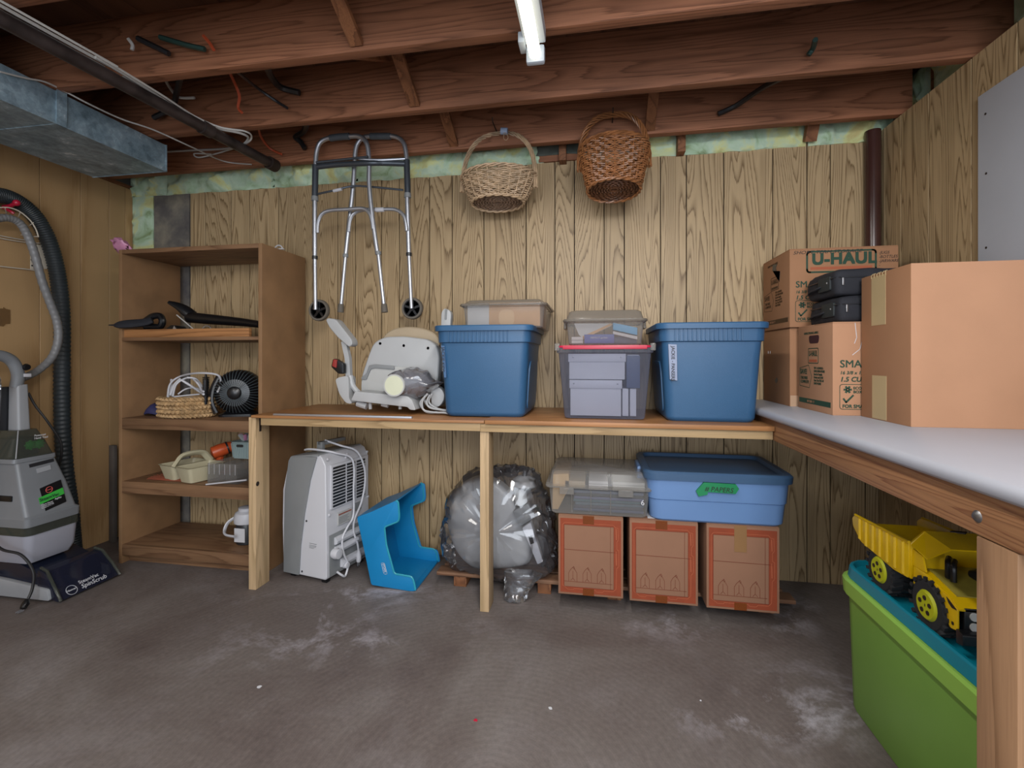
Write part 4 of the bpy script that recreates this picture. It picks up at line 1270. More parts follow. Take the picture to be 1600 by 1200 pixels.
# soft black bags between the boxes
for k in range(2):
    z0 = ZC0 + .3255 + k * .094
    hh = .092
    x0 = .842 - .012 * k
    t = thing('camera_bag', ('upper' if k else 'lower') + ' of two stacked black nylon bags with a front pocket', 'bag', (x0, 1.83, z0), group='black nylon bags on the printed moving box')
    W_ = .30
    mb = MB()
    L = .235 - .01 * k
    rs = []
    for (z_, e) in ((0, -.008), (.008, 0), (.03, .003), (.06, .003), (.082, 0), (hh, -.01)):
        rs.append(rr(z_, W_ / 2 + e, L / 2 + e, .016, W_ / 2, L / 2, 6))
    def dense(ring, m=72):
        seg_ = [(ring[(i + 1) % len(ring)] - ring[i]).length for i in range(len(ring))]
        tot, out, i, acc_ = sum(seg_), [], 0, 0
        for j in range(m):
            u = tot * j / m
            while acc_ + seg_[i] < u - 1e-9:
                acc_ += seg_[i]; i += 1
            out.append(ring[i].lerp(ring[(i + 1) % len(ring)], (u - acc_) / max(seg_[i], 1e-9)))
        return out
    rs = [dense(r_) for r_ in rs]
    rows = []
    for ra, rb in zip(rs, rs[1:]):
        rows += [[a_.lerp(b_, q_) for a_, b_ in zip(ra, rb)] for q_ in (0, .5)]
    rows.append(rs[-1])
    rs = [rows[0]] + rows[1:]
    for r_ in rs:
        for p in r_:
            cc_ = Vector((W_ / 2, L / 2, p.z))
            f_ = .0045 * noise.noise(p * 22 + Vector((k * 3, 0, 0))) + .003 * noise.noise(p * 60)
            p += (p - cc_).normalized() * f_
            p.z += .003 * noise.noise(p * 14 + Vector((k * 3, 5, 0)))
            p.z = max(p.z, .001)
    build('bag_body', MB().rings(rs), M_fabric, t, ang=60)
    build('handle_patch', MB().rings([[Vector((-.006 - e, y, z)) for (y, z) in rounded_poly([(.03, .022), (.12, .022), (.12, .072), (.03, .072)], .008)] for e in (-.006, .002)]), plain('faded black patch', '#23292b', .7, var=.1) if k == 0 else bpy.data.materials['faded black patch'], t, bevel=.001)
    build('carry_handle', MB().tube(smooth_path([(-.004, L - .02, .03), (-.014, L * .75, .034), (-.014, L * .5, .038), (-.004, .1, .045)], 5), .006, 8, flat=.6), M_fabric, t)
    build('zipper', MB().tube([(W_ - .02, -.003, .062), (.012, -.004, .062), (-.005, .012, .062), (-.005, L - .02, .062)], .0022, 5), M_dark, t)
    build('zip_pull', MB().box(.016, .022, -.008, -.003, .034, .060), M_steel, t, bevel=.001)
    build('snap', MB().lathe([(.001, -.010), (.003, -.0095), (.0035, -.007)], 8, (0, .05, .05), 'x'), M_alu, t)

# ------------------------------------------------------------------ walker hung on the last joist
def px_path(pts, Y, n=4):
    return smooth_path([at(p[0], p[1], Y=(p[2] if len(p) > 2 else Y)) for p in pts], n)


t = thing('walking_frame', 'folded grey aluminium walking frame with two wheels hung up on the last joist', 'walker', (at(567, 214, Y=2.22).x, 2.22, at(567, 214, Y=2.22).z))
YA, YBk = 2.20, 2.245
tr = .0115
# frame A (left), frame B (right): upper tubes dark, lower legs bright
build('frame_tube', MB().tube(px_path([(492, 312, YA), (493, 260, YA), (495, 236, YA), (501, 222, YA), (517, 215, YA), (545, 213, YA), (560, 213, YA), (570, 219, YA), (575, 232, YA), (577, 258, YA), (577, 290, YA), (582, 340, YA), (590, 397, YA)], YA), tr, 12), M_alu, t, world=True)
build('frame_tube', MB().tube(px_path([(637, 305, YBk), (636, 260, YBk), (634, 236, YBk), (629, 221, YBk), (614, 213, YBk), (580, 213, YBk), (568, 215, YBk), (559, 224, YBk), (555, 240, YBk), (552, 290, YBk), (546, 345, YBk), (540, 400, YBk)], YBk), tr, 12), M_alu, t, world=True)
build('hand_grip', MB().tube(px_path([(516, 216), (530, 214), (546, 213)], YA), .0165, 14), M_grip, t, world=True)
build('hand_grip', MB().tube(px_path([(579, 213), (594, 213), (610, 213)], YBk), .0165, 14), M_grip, t, world=True)
build('sleeve', MB().tube(px_path([(493, 258), (492, 310)], YA), .0155, 14), M_aludk, t, world=True)
build('sleeve', MB().tube(px_path([(635.5, 250), (637, 303)], YBk), .0155, 14), M_aludk, t, world=True)
for (a, b, Y_) in (((492, 308), (492, 405), YA), ((636, 303), (639, 400), YBk)):
    build('leg', MB().tube([at(*a, Y=Y_), at(*b, Y=Y_)], .0115, 12), M_alu, t, world=True)
for (a, b, Y_, tip) in (((492, 403), (493, 484), YA, 0), ((639, 398), (643, 482), YBk, 0), ((540, 400), (533, 478), YBk, 1), ((591, 396), (600, 478), YA, 1)):
    build('leg', MB().tube([at(*a, Y=Y_), at(*b, Y=Y_)], .0098, 12), M_alu, t, world=True)
    build('collar', MB().rod(at(a[0], a[1] - 3, Y=Y_), at(a[0], a[1] + 2, Y=Y_), .0145, 12), M_dark if tip == 0 else M_grey, t, world=True)
    if tip:
        q0, q1 = at(b[0], b[1] - 3, Y=Y_), at(b[0] - (1 if a[0] < 560 else -1), b[1] + 10, Y=Y_)
        build('rubber_tip', MB().tube([q0, q0 * .6 + q1 * .4, q1], [.0135, .0155, .0165], 14), M_tire, t, world=True)
for (a, Y_) in (((492, 310), YA), ((637, 305), YBk)):
    build('collar', MB().rod(at(a[0], a[1] - 3, Y=Y_), at(a[0], a[1] + 4, Y=Y_), .0175, 12), M_grey, t, world=True)
build('cross_tube', MB().tube(px_path([(494, 261, YA), (530, 257, YA), (577, 255, YA - .01), (600, 255, YA + .02), (634, 256, YBk)], YA), .0135, 12), M_aludk, t, world=True)
build('cross_rod', MB().tube(px_path([(494, 254, YA - .01), (530, 250, YA - .01), (575, 245, YA - .02)], YA), .0065, 8), M_aludk, t, world=True)
build('cross_rod', MB().tube(px_path([(560, 248, YA - .01), (590, 250, YA), (633, 248, YBk - .01)], YA), .0065, 8), M_alu, t, world=True)
build('cross_rod', MB().tube(px_path([(497, 303, YA), (520, 298, YA), (550, 291, YA + .02), (580, 292, YA + .03), (630, 297, YBk)], YA), .0055, 8), M_aludk, t, world=True)
build('lock_tag', MB().tube(px_path([(521, 298.5, YA), (534, 295.5, YA)], YA), .0078, 8), M_white, t, world=True)
build('side_brace', MB().tube(px_path([(496, 364), (497, 348), (503, 335), (516, 329), (545, 327), (567, 326), (577, 333), (581, 345), (583, 358)], YA - .004), .0095, 10), M_alu, t, world=True)
build('side_brace', MB().tube(px_path([(545, 362), (547, 345), (553, 334), (568, 328), (600, 327), (619, 328), (630, 336), (634, 348), (635.5, 361)], YBk - .012), .0095, 10), M_alu, t, world=True)
build('lock_tag', MB().tube(px_path([(587, 328), (600, 327.5)], YBk - .014), .0115, 8), M_white, t, world=True)
for (px, py, Y_, s_) in ((499, 485, YA + .02, 1), (644.5, 482, YBk + .02, 1)):
    c = at(px, py, Y=Y_)
    w = build('wheel', MB().lathe([(.044, -.012), (.052, -.012), (.055, -.007), (.055, .007), (.052, .012), (.044, .012), (.044, -.012)], 36, c, 'y'), M_tire, t, world=True)
    mb = MB().lathe([(.001, -.013), (.013, -.013), (.013, .012), (.001, .012)], 16, c, 'y')
    mb.lathe([(.045, -.008), (.0455, .008), (.040, .008), (.040, -.008), (.045, -.008)], 32, c, 'y')
    for k in range(5):
        a_ = 2 * PI * k / 5 + .3
        d_ = Vector((math.cos(a_), 0, math.sin(a_)))
        n_ = Vector((-d_.z, 0, d_.x)) * .0055
        q0, q1 = c + d_ * .01, c + d_ * .042
        yo = Vector((0, .006, 0))
        mb.rings([[q0 - n_ - yo, q0 + n_ - yo, q0 + n_ + yo, q0 - n_ + yo], [q1 - n_ - yo, q1 + n_ - yo, q1 + n_ + yo, q1 - n_ + yo]])
    wo = build('wheel_spokes', mb, M_black, t, world=True)

# ------------------------------------------------------------------ two wicker baskets
def wicker(name, label, c, rx, ry, bx, by, h, hh, mat, base_m, tilt, rows, stakes, handle_r, back=0.0, seed=1):
    t = thing(name, label, 'basket', c)
    R_ = Matrix.Rotation(tilt, 4, 'X')
    rng = random.Random(seed)

    def prof(v):      # radius scale with height 0..1
        e = v ** .8
        return bx + (rx - bx) * e, by + (ry - by) * e
    mb = MB(); mb.m = R_
    n = stakes * 4
    for r_ in range(rows):
        for st in (0, 1):
            pts = []
            v = (r_ + .5 * st + .5) / (rows + .5)
            for k in range(n):
                a_ = 2 * PI * k / n
                ax, ay = prof(v)
                w = .0045 * math.cos(a_ * stakes + PI * (r_ + st))
                zz = v * h + .0016 * rng.uniform(-1, 1) + (.006 * math.sin(a_ * 2 + seed) * v)
                pts.append(((ax + w) * math.cos(a_), (ay + w) * math.sin(a_), zz))
            mb.tube(pts, .0033, 5, closed=True)
    build('woven_wall', mb, mat, t, stuff=True)
    mb = MB(); mb.m = R_
    for k in range(stakes):
        a_ = 2 * PI * (k + .5) / stakes
        pts = [(prof(v)[0] * math.cos(a_), prof(v)[1] * math.sin(a_), v * h) for v in (0, .25, .5, .75, 1)]
        mb.tube(pts, .003, 5)
    build('stake_rods', mb, mat, t, stuff=True)
    mb = MB(); mb.m = R_
    for s in range(3):
        n2 = 96
        pts = []
        for k in range(n2):
            a_ = 2 * PI * k / n2
            ph = 9 * a_ + s * 2 * PI / 3
            pts.append(((rx + .006 * math.cos(ph)) * math.cos(a_), (ry + .006 * math.cos(ph)) * math.sin(a_), h + .006 + .006 * math.sin(ph)))
        mb.tube(pts, .0046, 5, closed=True)
    for s in range(2):
        pts = []
        for k in range(80):
            a_ = 2 * PI * k / 80
            ph = 10 * a_ + s * PI
            pts.append(((bx + .003 + .004 * math.cos(ph)) * math.cos(a_), (by + .003 + .004 * math.cos(ph)) * math.sin(a_), .004 * math.sin(ph)))
        mb.tube(pts, .0045, 5, closed=True)
    build('braided_rim', mb, mat, t)
    mb = MB(); mb.m = R_
    for q in range(9):
        f = 1 - q / 9.5
        pts = [((bx * f) * math.cos(a_), (by * f) * math.sin(a_), .006 + .0035 * math.sin(a_ * 14 + q * PI)) for a_ in [2 * PI * k / 84 for k in range(84)]]
        mb.tube(pts, .0048, 5, closed=True)
    mb.lathe([(.001, .008), (bx * .98, .008), (bx * .98, .011), (.001, .011)], 28, sy=by / bx)
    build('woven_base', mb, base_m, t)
    mb = MB(); mb.m = R_
    for s in range(5):
        pts = []
        for k in range(49):
            u = k / 48
            a_ = PI * u
            ph = u * 26 + s * 2 * PI / 5
            nx, nz = math.cos(a_), math.sin(a_)
            z_ = h * .55 + (hh - h * .55) * math.sin(a_) ** .75
            rr_ = rx * 1.0 * (abs(math.cos(a_)) ** .75) * (1 if nx > 0 else -1)
            pts.append((rr_ + nx * handle_r * math.cos(ph), back * math.sin(a_) + handle_r * math.sin(ph), z_ + nz * handle_r * math.cos(ph)))
        mb.tube(pts, .0042, 5)
    build('twisted_handle', mb, mat, t)
    return t


c = at(777, 316, Y=2.235)
b1 = wicker('wicker_basket', 'wide shallow pale wicker basket with a tall hoop handle hung on the joist', (c.x, 2.25, c.z), .182, .13, .125, .09, .122, .36, M_wick1, M_wick1d, -.12, 8, 20, .008, 0, 2)
hk = at(786, 203, Y=2.22)
build('blue_ribbon', MB().tube([(hk.x - .012, 2.25 - .02, hk.z - .0), (hk.x + .02, 2.25 - .02, hk.z - .004)], .016, 10), plain('pale blue wrap', '#93a3bd', .6, var=.1), b1, world=True)
build('string_loop', MB().tube(smooth_path([at(788, 207, Y=2.2), at(787, 216, Y=2.2), at(791, 219, Y=2.2), at(794, 214, Y=2.2), at(789, 207, Y=2.2)], 5), .0015, 5), M_wick1, b1, world=True)
c = at(959, 300, Y=2.17)
b2 = wicker('wicker_basket', 'deep round honey brown wicker basket with a twisted handle hung on the joist', (c.x, 2.15, c.z), .152, .125, .112, .1, .19, .375, M_wick2, M_wick2d, -.17, 12, 22, .010, .0, 7)
for (px, py, lab) in ((774, 204, 'bent nail in the last joist holding the pale basket'), (957, 190, 'bent nail in the last joist holding the honey brown basket')):
    p = at(px, py, Y=2.26)
    tag(build('hanging_nail', MB().tube([(p.x, 2.292, p.z + .01), (p.x, 2.2, p.z + .012), (p.x, 2.19, p.z + .03)], .003, 6), M_rust), lab, 'nail')

# ------------------------------------------------------------------ stair lift seat parts on the bench
def pp(pts, Y):
    return [(q.x, q.z) for q in [at(p[0], p[1], Y=Y) for p in pts]]


def cp(pts, s=1 / 6, ox=480, oy=460):
    return [(ox + p[0] * s, oy + p[1] * s) for p in pts]


t = thing('stair_lift_seat', 'folded pale grey stair lift seat with arms lying on the left of the bench', 'stair lift seat', (at(625, 600, Y=2.15).x, 2.15, ZB))
poly = rounded_poly(pp(cp([(498, 925), (505, 770), (575, 560), (620, 450), (720, 398), (900, 392), (1130, 420), (1215, 480), (1240, 580), (1222, 800), (1180, 960), (900, 960)]), 2.15), .03)
build('seat_shell', MB().prism(poly, 'y', 2.15, 2.21), M_seat, t, world=True, bevel=.012, bseg=3)
poly = rounded_poly(pp(cp([(690, 520), (720, 385), (820, 318), (960, 300), (1100, 318), (1200, 360), (1250, 430), (1250, 700), (700, 700)]), 2.24), .05)
build('back_cushion', MB().prism(poly, 'y', 2.222, 2.29), M_seat_tan, t, world=True, bevel=.015, bseg=3)
poly = rounded_poly(pp(cp([(512, 920), (515, 800), (560, 800), (600, 670), (640, 662), (1040, 690), (1060, 900), (1000, 940)]), 2.148), .012)
build('recess_panel', MB().prism(poly, 'y', 2.141, 2.152), M_offw, t, world=True, bevel=.003)
poly = rounded_poly(pp(cp([(510, 792), (558, 800), (600, 700), (640, 690), (820, 705), (820, 672), (640, 655), (585, 665), (560, 740), (515, 775)]), 2.14), .004)
build('recess_lip', MB().prism(poly, 'y', 2.133, 2.142), M_grey, t, world=True, bevel=.002)
for q in cp([(684, 460), (905, 480), (1132, 504), (628, 742)]):
    c = at(q[0], q[1], Y=2.15)
    build('screw', MB().lathe([(.001, -.003), (.006, -.002), (.007, 0)], 10, (c.x, 2.15 if q[1] < 560 else 2.142, c.z), 'y'), M_dark, t, world=True)
poly = rounded_poly(pp(cp([(445, 978), (478, 905), (965, 950), (1008, 990), (1040, 1080), (985, 1075), (965, 1050), (450, 990)]), 2.06), .008)
build('foot_bracket', MB().prism(poly, 'y', 2.03, 2.15), M_seat, t, world=True, bevel=.006)
for (a, b, r) in (((472, 1020), (560, 1050), .016), ((590, 1015), (592, 1075), .008), ((870, 1030), (872, 1075), .008), ((700, 1030), (760, 1045), .01)):
    q0, q1 = [at(*cp([v])[0], Y=2.07) for v in (a, b)]
    build('peg', MB().rod(q0, q1, r, 10), M_seat, t, world=True)
# tilted left arm with its pad
arm = thing('arm_rest', 'x', 'x'); bpy.data.objects.remove(arm)
a_par = build('left_arm_post', MB().tube([at(*cp([v])[0], Y=2.12) for v in ((350, 440), (385, 600), (395, 800))], .017, 4), M_seat, t, world=True)
pad = rounded_poly(pp(cp([(182, 240), (205, 222), (275, 232), (425, 425), (432, 470), (400, 495), (300, 410), (215, 310)]), 2.10), .016)
build('arm_pad', MB().prism(pad, 'y', 2.09, 2.15), M_seat, t, world=True, bevel=.012, bseg=3)
sh = rounded_poly(pp(cp([(285, 800), (310, 778), (405, 758), (412, 980), (445, 1022), (385, 1018), (320, 930)]), 2.10), .02)
build('arm_joint', MB().prism(sh, 'y', 2.08, 2.15), M_seat, t, world=True, bevel=.01, bseg=3)
build('arm_link', MB().tube(px_path(cp([(405, 760), (425, 850), (470, 910), (500, 930)]), 2.11), .013, 8), M_seat, t, world=True)
bk = rounded_poly(pp(cp([(232, 680), (248, 605), (275, 602), (350, 650), (350, 745), (300, 745)]), 2.08), .008)
build('buckle', MB().prism(bk, 'y', 2.07, 2.10), M_black, t, world=True, bevel=.006)
bk = rounded_poly(pp(cp([(236, 672), (250, 608), (282, 612), (275, 690)]), 2.068), .004)
build('buckle_button', MB().prism(bk, 'y', 2.064, 2.075), plain('red button', '#8e2a24', .5, var=.05), t, world=True, bevel=.002)
# right arm standing upright
rp = rounded_poly(pp(cp([(1252, 590), (1262, 170), (1290, 128), (1340, 150), (1355, 180), (1330, 590)]), 2.2), .012)
build('right_arm', MB().prism(rp, 'y', 2.19, 2.23), M_seat, t, world=True, bevel=.006)
rp = rounded_poly(pp(cp([(1288, 235), (1292, 140), (1312, 140), (1306, 235)]), 2.188), .003)
build('arm_slot', MB().prism(rp, 'y', 2.186, 2.191), M_grey, t, world=True)
for q in cp([(1294, 428), (1292, 490)]):
    c = at(q[0], q[1], Y=2.19)
    build('screw', MB().lathe([(.001, -.004), (.006, -.003), (.007, 0)], 10, (c.x, 2.19, c.z), 'y'), M_dark, t, world=True)
rp = rounded_poly(pp(cp([(1262, 740), (1268, 560), (1305, 560), (1302, 740)]), 2.2), .006)
build('arm_stem', MB().prism(rp, 'y', 2.195, 2.225), M_seat, t, world=True, bevel=.003)
rp = rounded_poly(pp(cp([(1268, 900), (1275, 720), (1330, 715), (1345, 900)]), 2.2), .008)
build('black_sleeve', MB().prism(rp, 'y', 2.17, 2.21), M_black, t, world=True, bevel=.004)
rp = rounded_poly(pp(cp([(1175, 1040), (1170, 900), (1200, 855), (1260, 870), (1302, 930), (1290, 1000), (1240, 1060)]), 2.12), .02)
build('right_joint', MB().prism(rp, 'y', 2.10, 2.15), M_seat, t, world=True, bevel=.008)
# cable loops
t2 = thing('cable_coil', 'pale grey cables coiled between the stair lift seat and the navy tote', 'cable', (at(680, 640, Y=2.08).x, 2.08, ZB))
for k, pl in enumerate(([(1130, 930), (1080, 1000), (1090, 1080), (1180, 1105), (1290, 1110), (1370, 1130)], [(1150, 940), (1120, 1010), (1150, 1060), (1240, 1080), (1340, 1090), (1370, 1100)],
                        [(1170, 930), (1140, 1000), (1180, 1050), (1300, 1100), (1360, 1120)], [(1110, 950), (1060, 1020), (1100, 1090), (1160, 1110), (1220, 1100)], [(1120, 920), (1100, 980), (1130, 1040), (1220, 1070), (1350, 1105)])):
    build('cable', MB().tube(px_path(cp(pl), 2.04 + .012 * k, 6), .0045, 6), M_seat, t2, world=True)
# clear bag with a round pale disc
def crumple(name, mb, mat, t, amp, sc, seed, world=True):
    for v in mb.v:
        n_ = noise.noise_vector(v * sc + Vector((seed, 0, 0)))
        n2 = noise.noise_vector(v * sc * 3.1 + Vector((seed, 5, 0)))
        v += Vector((n_.x, n_.y * .6, n_.z)) * amp + Vector((n2.x, n2.y * .6, n2.z)) * amp * .4
    return build(name, mb, mat, t, world=world, ang=28)


t = thing('plastic_bag', 'clear plastic bag with a round pale green disc in front of the stair lift seat', 'bag', (at(630, 610, Y=2.08).x, 2.08, ZB + .05))
outl = [(700, 900), (760, 770), (820, 720), (900, 685), (1010, 680), (1110, 720), (1170, 790), (1190, 850), (1280, 820), (1180, 900), (1000, 985), (900, 950)]
q = rounded_poly(pp(cp(outl), 2.06), .02, 6)
cxx, czz = sum(p[0] for p in q) / len(q), sum(p[1] for p in q) / len(q)
rs = []
for (f, y) in ((.25, 2.004), (.6, 2.012), (.88, 2.035), (1, 2.07), (.97, 2.10), (.6, 2.125), (.2, 2.128)):
    rs.append([Vector((cxx + (p[0] - cxx) * f, y, czz + (p[1] - czz) * f)) for p in q])
crumple('film', MB().rings(rs), film('grey clear film', '#8f8f98', .38, 3), t, .014, 20, 3)
c = at(*cp([(822, 852)])[0], Y=2.0)
build('disc', MB().lathe([(.001, -.012), (.036, -.010), (.042, -.004), (.044, .01), (.001, .01)], 28, c, 'y'), plain('pale green lens', '#c9ccb4', .35, var=.05), t, world=True)
build('disc_rim', MB().lathe([(.044, -.004), (.05, -.002), (.05, .01), (.044, .01), (.044, -.004)], 28, c, 'y'), M_offw, t, world=True)

# ------------------------------------------------------------------ portable air conditioner
N0 = (-1.238, 2.025)
ang = math.radians(-12)
t = thing('air_conditioner', 'white and grey portable air conditioner with a cord on the floor under the bench', 'air conditioner', (N0[0], N0[1], 0), ang)
# local: x = -W..0 along the narrow side (front face at y=0), y = 0..D along the grille side (x=0 face)
W_, D_, H_ = .275, .31, .605
side = [(-W_ + .03, .02), (0 - .008, .02), (0, .035), (-.008, H_ - .05), (-.03, H_ - .012), (-.05, H_), (-W_ + .055, H_ - .022), (-W_ + .038, H_ - .04), (-W_, .42), (-W_ - .004, .25), (-W_ + .004, .02)]
build('cabinet', MB().prism(side, 'y', .004, D_), M_white, t, bevel=.008, bseg=3)
greyp = [(-W_ + .012, .022), (-W_ + .016, .25), (-W_ + .02, .42), (-W_ + .045, H_ - .04), (-W_ + .06, H_ - .018), (-.055, H_ - .01), (-.095, .48), (-.13, .32), (-.155, .16), (-.165, .022)]
build('grey_side_cover', MB().prism(greyp, 'y', -.004, .01), M_grey, t, bevel=.003)
build('grey_top_cover', MB().prism([(-W_ + .058, H_ - .024), (-W_ + .062, H_ - .016), (-.05, H_ + .004), (-.045, H_ - .006)], 'y', .0, D_ - .01), M_grey, t, bevel=.002)
c0 = (-.155, -.0045, .20)
build('cover_button', MB().lathe([(.001, -.004), (.008, -.003), (.009, 0)], 14, c0, 'y'), M_grey, t)
for (x, z) in ((-.122, .285), (-.15, .04)):
    build('screw', MB().lathe([(.001, -.002), (.004, -.001), (.005, .002)], 8, (x, .004, z), 'y'), M_dark, t)
# rear grille panel on the x=0 face
def slanted_x(z):
    return 0 - .008 * (z - .035) / (H_ - .085)
gp = build('grille_panel', MB().box(-.006, .004, .03, D_ - .015, .345, .555), M_white, t, bevel=.002)
mb = MB()
for (y0, y1) in ((.04, .125), (.135, .195), (.205, .27)):
    for k in range(13):
        z = .352 + k * .015
        mb.box(.0025, .0048, y0, y1, z, z + .0105)
build('grille_slots', mb, M_dark, t, stuff=True)
mb = MB()
mb.box(-.002, .0045, .075, .17, .255, .315)
build('rating_label', mb, M_offw, t)
mb = MB()
mb.box(.0045, .005, .078, .167, .303, .309)
build('red_stripe', mb, plain('red brown ink', '#8a4a3a', .6, var=0), t)
mb = MB()
for k in range(5):
    mb.box(.0045, .005, .08, .15 - .01 * (k % 2), .262 + k * .007, .265 + k * .007)
mb.box(.002, .0045, .18, .24, .29, .33)
build('label_lines', mb, M_grey, t)
mb = MB()
for k in range(3):
    mb.box(-.157 + .0, -.115 + .0, .0008, .004, .215 - .012 * k - .06, .218 - .012 * k - .06)
build('label_lines', MB().box(-.105, -.062, .0025, .0045, .172, .174).box(-.105, -.065, .0025, .0045, .166, .1675).box(-.105, -.06, .0025, .0045, .181, .183).box(-.105, -.075, .0025, .0045, .160, .1615), M_grey, t)
build('lower_recess', MB().box(-.004, .003, .02, D_ - .01, .03, .225), M_grey, t, bevel=.002)
for (z, r) in ((.19, .018), (.145, .018), (.07, .02)):
    build('pipe_ledge', MB().tube([(.006, .05 if z > .1 else .09, z), (.006, D_ - .015, z)], r, 8), M_white, t)
build('drain_knob', MB().lathe([(.001, .04), (.022, .038), (.026, .02), (.022, .003), (.001, .003)], 16, (0, .045, .135), 'x'), M_white, t)
build('drain_knob', MB().lathe([(.001, .035), (.014, .033), (.016, .01), (.001, .003)], 12, (0, .11, .055), 'x'), M_white, t)
for (y, z) in ((.02, .585), (.14, .57), (D_ - .012, .57), (.025, .32), (D_ - .01, .335), (D_ - .03, .02 + .03), (.15, .585)):
    build('screw', MB().lathe([(.001, .006), (.006, .005), (.007, 0)], 10, (slanted_x(z) - .0, y, z), 'x'), M_white, t)
for (x, y) in ((-.03, .03), (-.03, D_ - .04), (-W_ + .05, .03), (-W_ + .05, D_ - .04)):
    build('caster', MB().box(x - .016, x + .016, y - .012, y + .012, 0, .021), M_black, t, bevel=.004)
hd = build('top_handle', MB().box(-.135, -.10, .08, .10, H_ - .01, H_ + .045).box(-.13, -.105, .08, .25, H_ + .026, H_ + .045), M_grey, t, bevel=.003)
cpts = [(-.19, .06, H_ + .004), (-.15, .05, H_ + .012), (-.08, .05, H_ + .012), (-.02, .09, H_ - .005), (.018, .16, H_ - .05), (.02, .165, .40), (.022, .16, .28), (.02, .12, .235), (.02, .085, .19), (.024, .09, .12), (.028, .115, .06), (.03, .095, .012), (.03, .07, .025), (.014, .055, .045)]
build('power_cord', MB().tube(smooth_path(cpts, 8), .0052, 8), M_white, t)
cpts = [(-.12, .12, H_ + .046), (-.05, .15, H_ + .02), (.0, .21, H_ - .015), (.018, .245, H_ - .1), (.02, .25, .42), (.022, .22, .33), (.022, .17, .26), (.02, .165, .2), (.03, .18, .14), (.03, .19, .09)]
build('power_cord', MB().tube(smooth_path(cpts, 8), .0052, 8), M_white, t)
build('plug', MB().tube([(.03, .19, .1), (.03, .192, .075), (.03, .19, .05), (.03, .188, .04)], [.006, .012, .013, .009], 10), M_white, t)
for s in (-1, 1):
    build('prong', MB().box(.027, .033, .188 + s * .005 - .001, .188 + s * .005 + .001, .022, .042), M_alu, t)
build('cord_tie', MB().tube([(.018, .175, .155), (.04, .17, .165)], .009, 6), M_white, t)

# ------------------------------------------------------------------ step stool tipped on its end
def ccp(pts):
    return [(540 + p[0] / 6, 740 + p[1] / 6) for p in pts]


YF0, YF1 = 2.04, 2.36
F = pp(ccp([(105, 440), (240, 390), (470, 285), (492, 300), (503, 430), (495, 480), (362, 532), (380, 700), (452, 960), (470, 975), (620, 1000), (640, 1050), (655, 1135), (600, 1135), (240, 1075), (190, 830)]), YF0)
t = thing('step_stool', 'bright blue plastic step stool tipped on its side against the air conditioner', 'step stool', (at(600, 920, Z=0).x, 2.06, 0))
zmin = min(p[1] for p in F)
F = [(p[0], p[1] - zmin + .001) for p in F]
Fr = rounded_poly(F, .012)
sid = build('side_wall', MB().prism(Fr, 'y', YF0, YF0 + .007), M_cyan, t, world=True, bevel=.002)
# the far side wall is the same plate
Fb = rounded_poly([(p[0] + (.012 if i not in (0, 1, 14, 15) else 0), p[1]) for i, p in enumerate(F)], .012)
build('side_wall', MB().prism(Fb, 'y', YF1 - .007, YF1), M_cyan, t, world=True, bevel=.002)


def shell(pts, y0, y1, th=.006):
    P = [Vector(p) for p in pts]
    inner = []
    for i, p in enumerate(P):
        d0 = (P[i] - P[max(i - 1, 0)]); d1 = (P[min(i + 1, len(P) - 1)] - P[i])
        d = (d0 if d0.length else d1).normalized() + (d1 if d1.length else d0).normalized()
        d.normalize()
        inner.append(p + Vector((-d.y, d.x)) * th)
    poly = P + inner[::-1]
    vs, fs = [], []
    n = len(P)
    mb = MB()
    for i in range(n - 1):
        q = [P[i], P[i + 1], inner[i + 1], inner[i]]
        mb.prism(q, 'y', y0, y1)
    return mb


crv = lambda pts, n=4: [(v.x, v.y) for v in smooth_path([(p[0], p[1], 0) for p in pts], n)]
pathtop = [F[2], F[1], F[0]]
pathleft = [F[0], F[15], F[14]]
pathbot = [F[14], F[13], F[12]]
build('lower_tread', shell([F[2], F[1], F[0]], YF0 + .004, YF1 - .004), M_cyan, t, world=True)
build('upper_tread', shell([F[0], F[15], F[14]], YF0 + .004, YF1 - .004), M_cyan, t, world=True)
build('back_tread', shell([F[14], F[13], F[12]], YF0 + .004, YF1 - .004), M_cyan, t, world=True)
# rolled lips on the open edges
def lip(y):
    return MB().tube([Vector((p[0], y, p[1])) for p in rounded_poly(F[2:13], .012)], .0045, 6)
build('rolled_lip', lip(YF0 + .002), plain('worn light cyan edge', '#2b93a8', .4, var=.1), t, world=True)
build('rolled_lip', lip(YF1 - .004), bpy.data.materials['worn light cyan edge'], t, world=True)
c0 = at(597, 885, Y=YF0)
mb = MB().ribbon(rounded_poly([(c0.x - .004, c0.z + .016), (c0.x + .012, c0.z + .016), (c0.x + .025, c0.z - .034), (c0.x + .009, c0.z - .034)], .004), .0016, YF0, True)
build('embossed_frame', mb, M_white, t, world=True, smooth=False)
tt = lettering('STOOL', .013, M_white, t, (c0.x - t.location.x + .002, YF0 - .0008 - t.location.y, c0.z + .012), 'front', spin=-PI / 2 + .28, bold=.0004)

# ------------------------------------------------------------------ pallet
PX0, PX1, PYA, PZ = -.73, .81, 2.115, .066
t = thing('pallet', 'low wooden pallet under the orange cartons and the bagged seat', 'pallet', (0, PYA, 0))
for k in range(4):
    y0 = PYA + k * .088
    build('slat', MB().box(PX0 + (.0, .01, .005, .02)[k], PX1 - (.0, .02, .01, .0)[k], y0, min(y0 + .07, YB - .01), PZ - .016, PZ), M_pallet, t, world=True, bevel=.002)
for x in (-.62, at(850, 925, Y=PYA).x, at(960, 935, Y=PYA).x, .7):
    build('runner', MB().box(x - .03, x + .03, PYA + .01, YB - .015, 0, PZ - .0165), M_joist_y, t, world=True, bevel=.002)

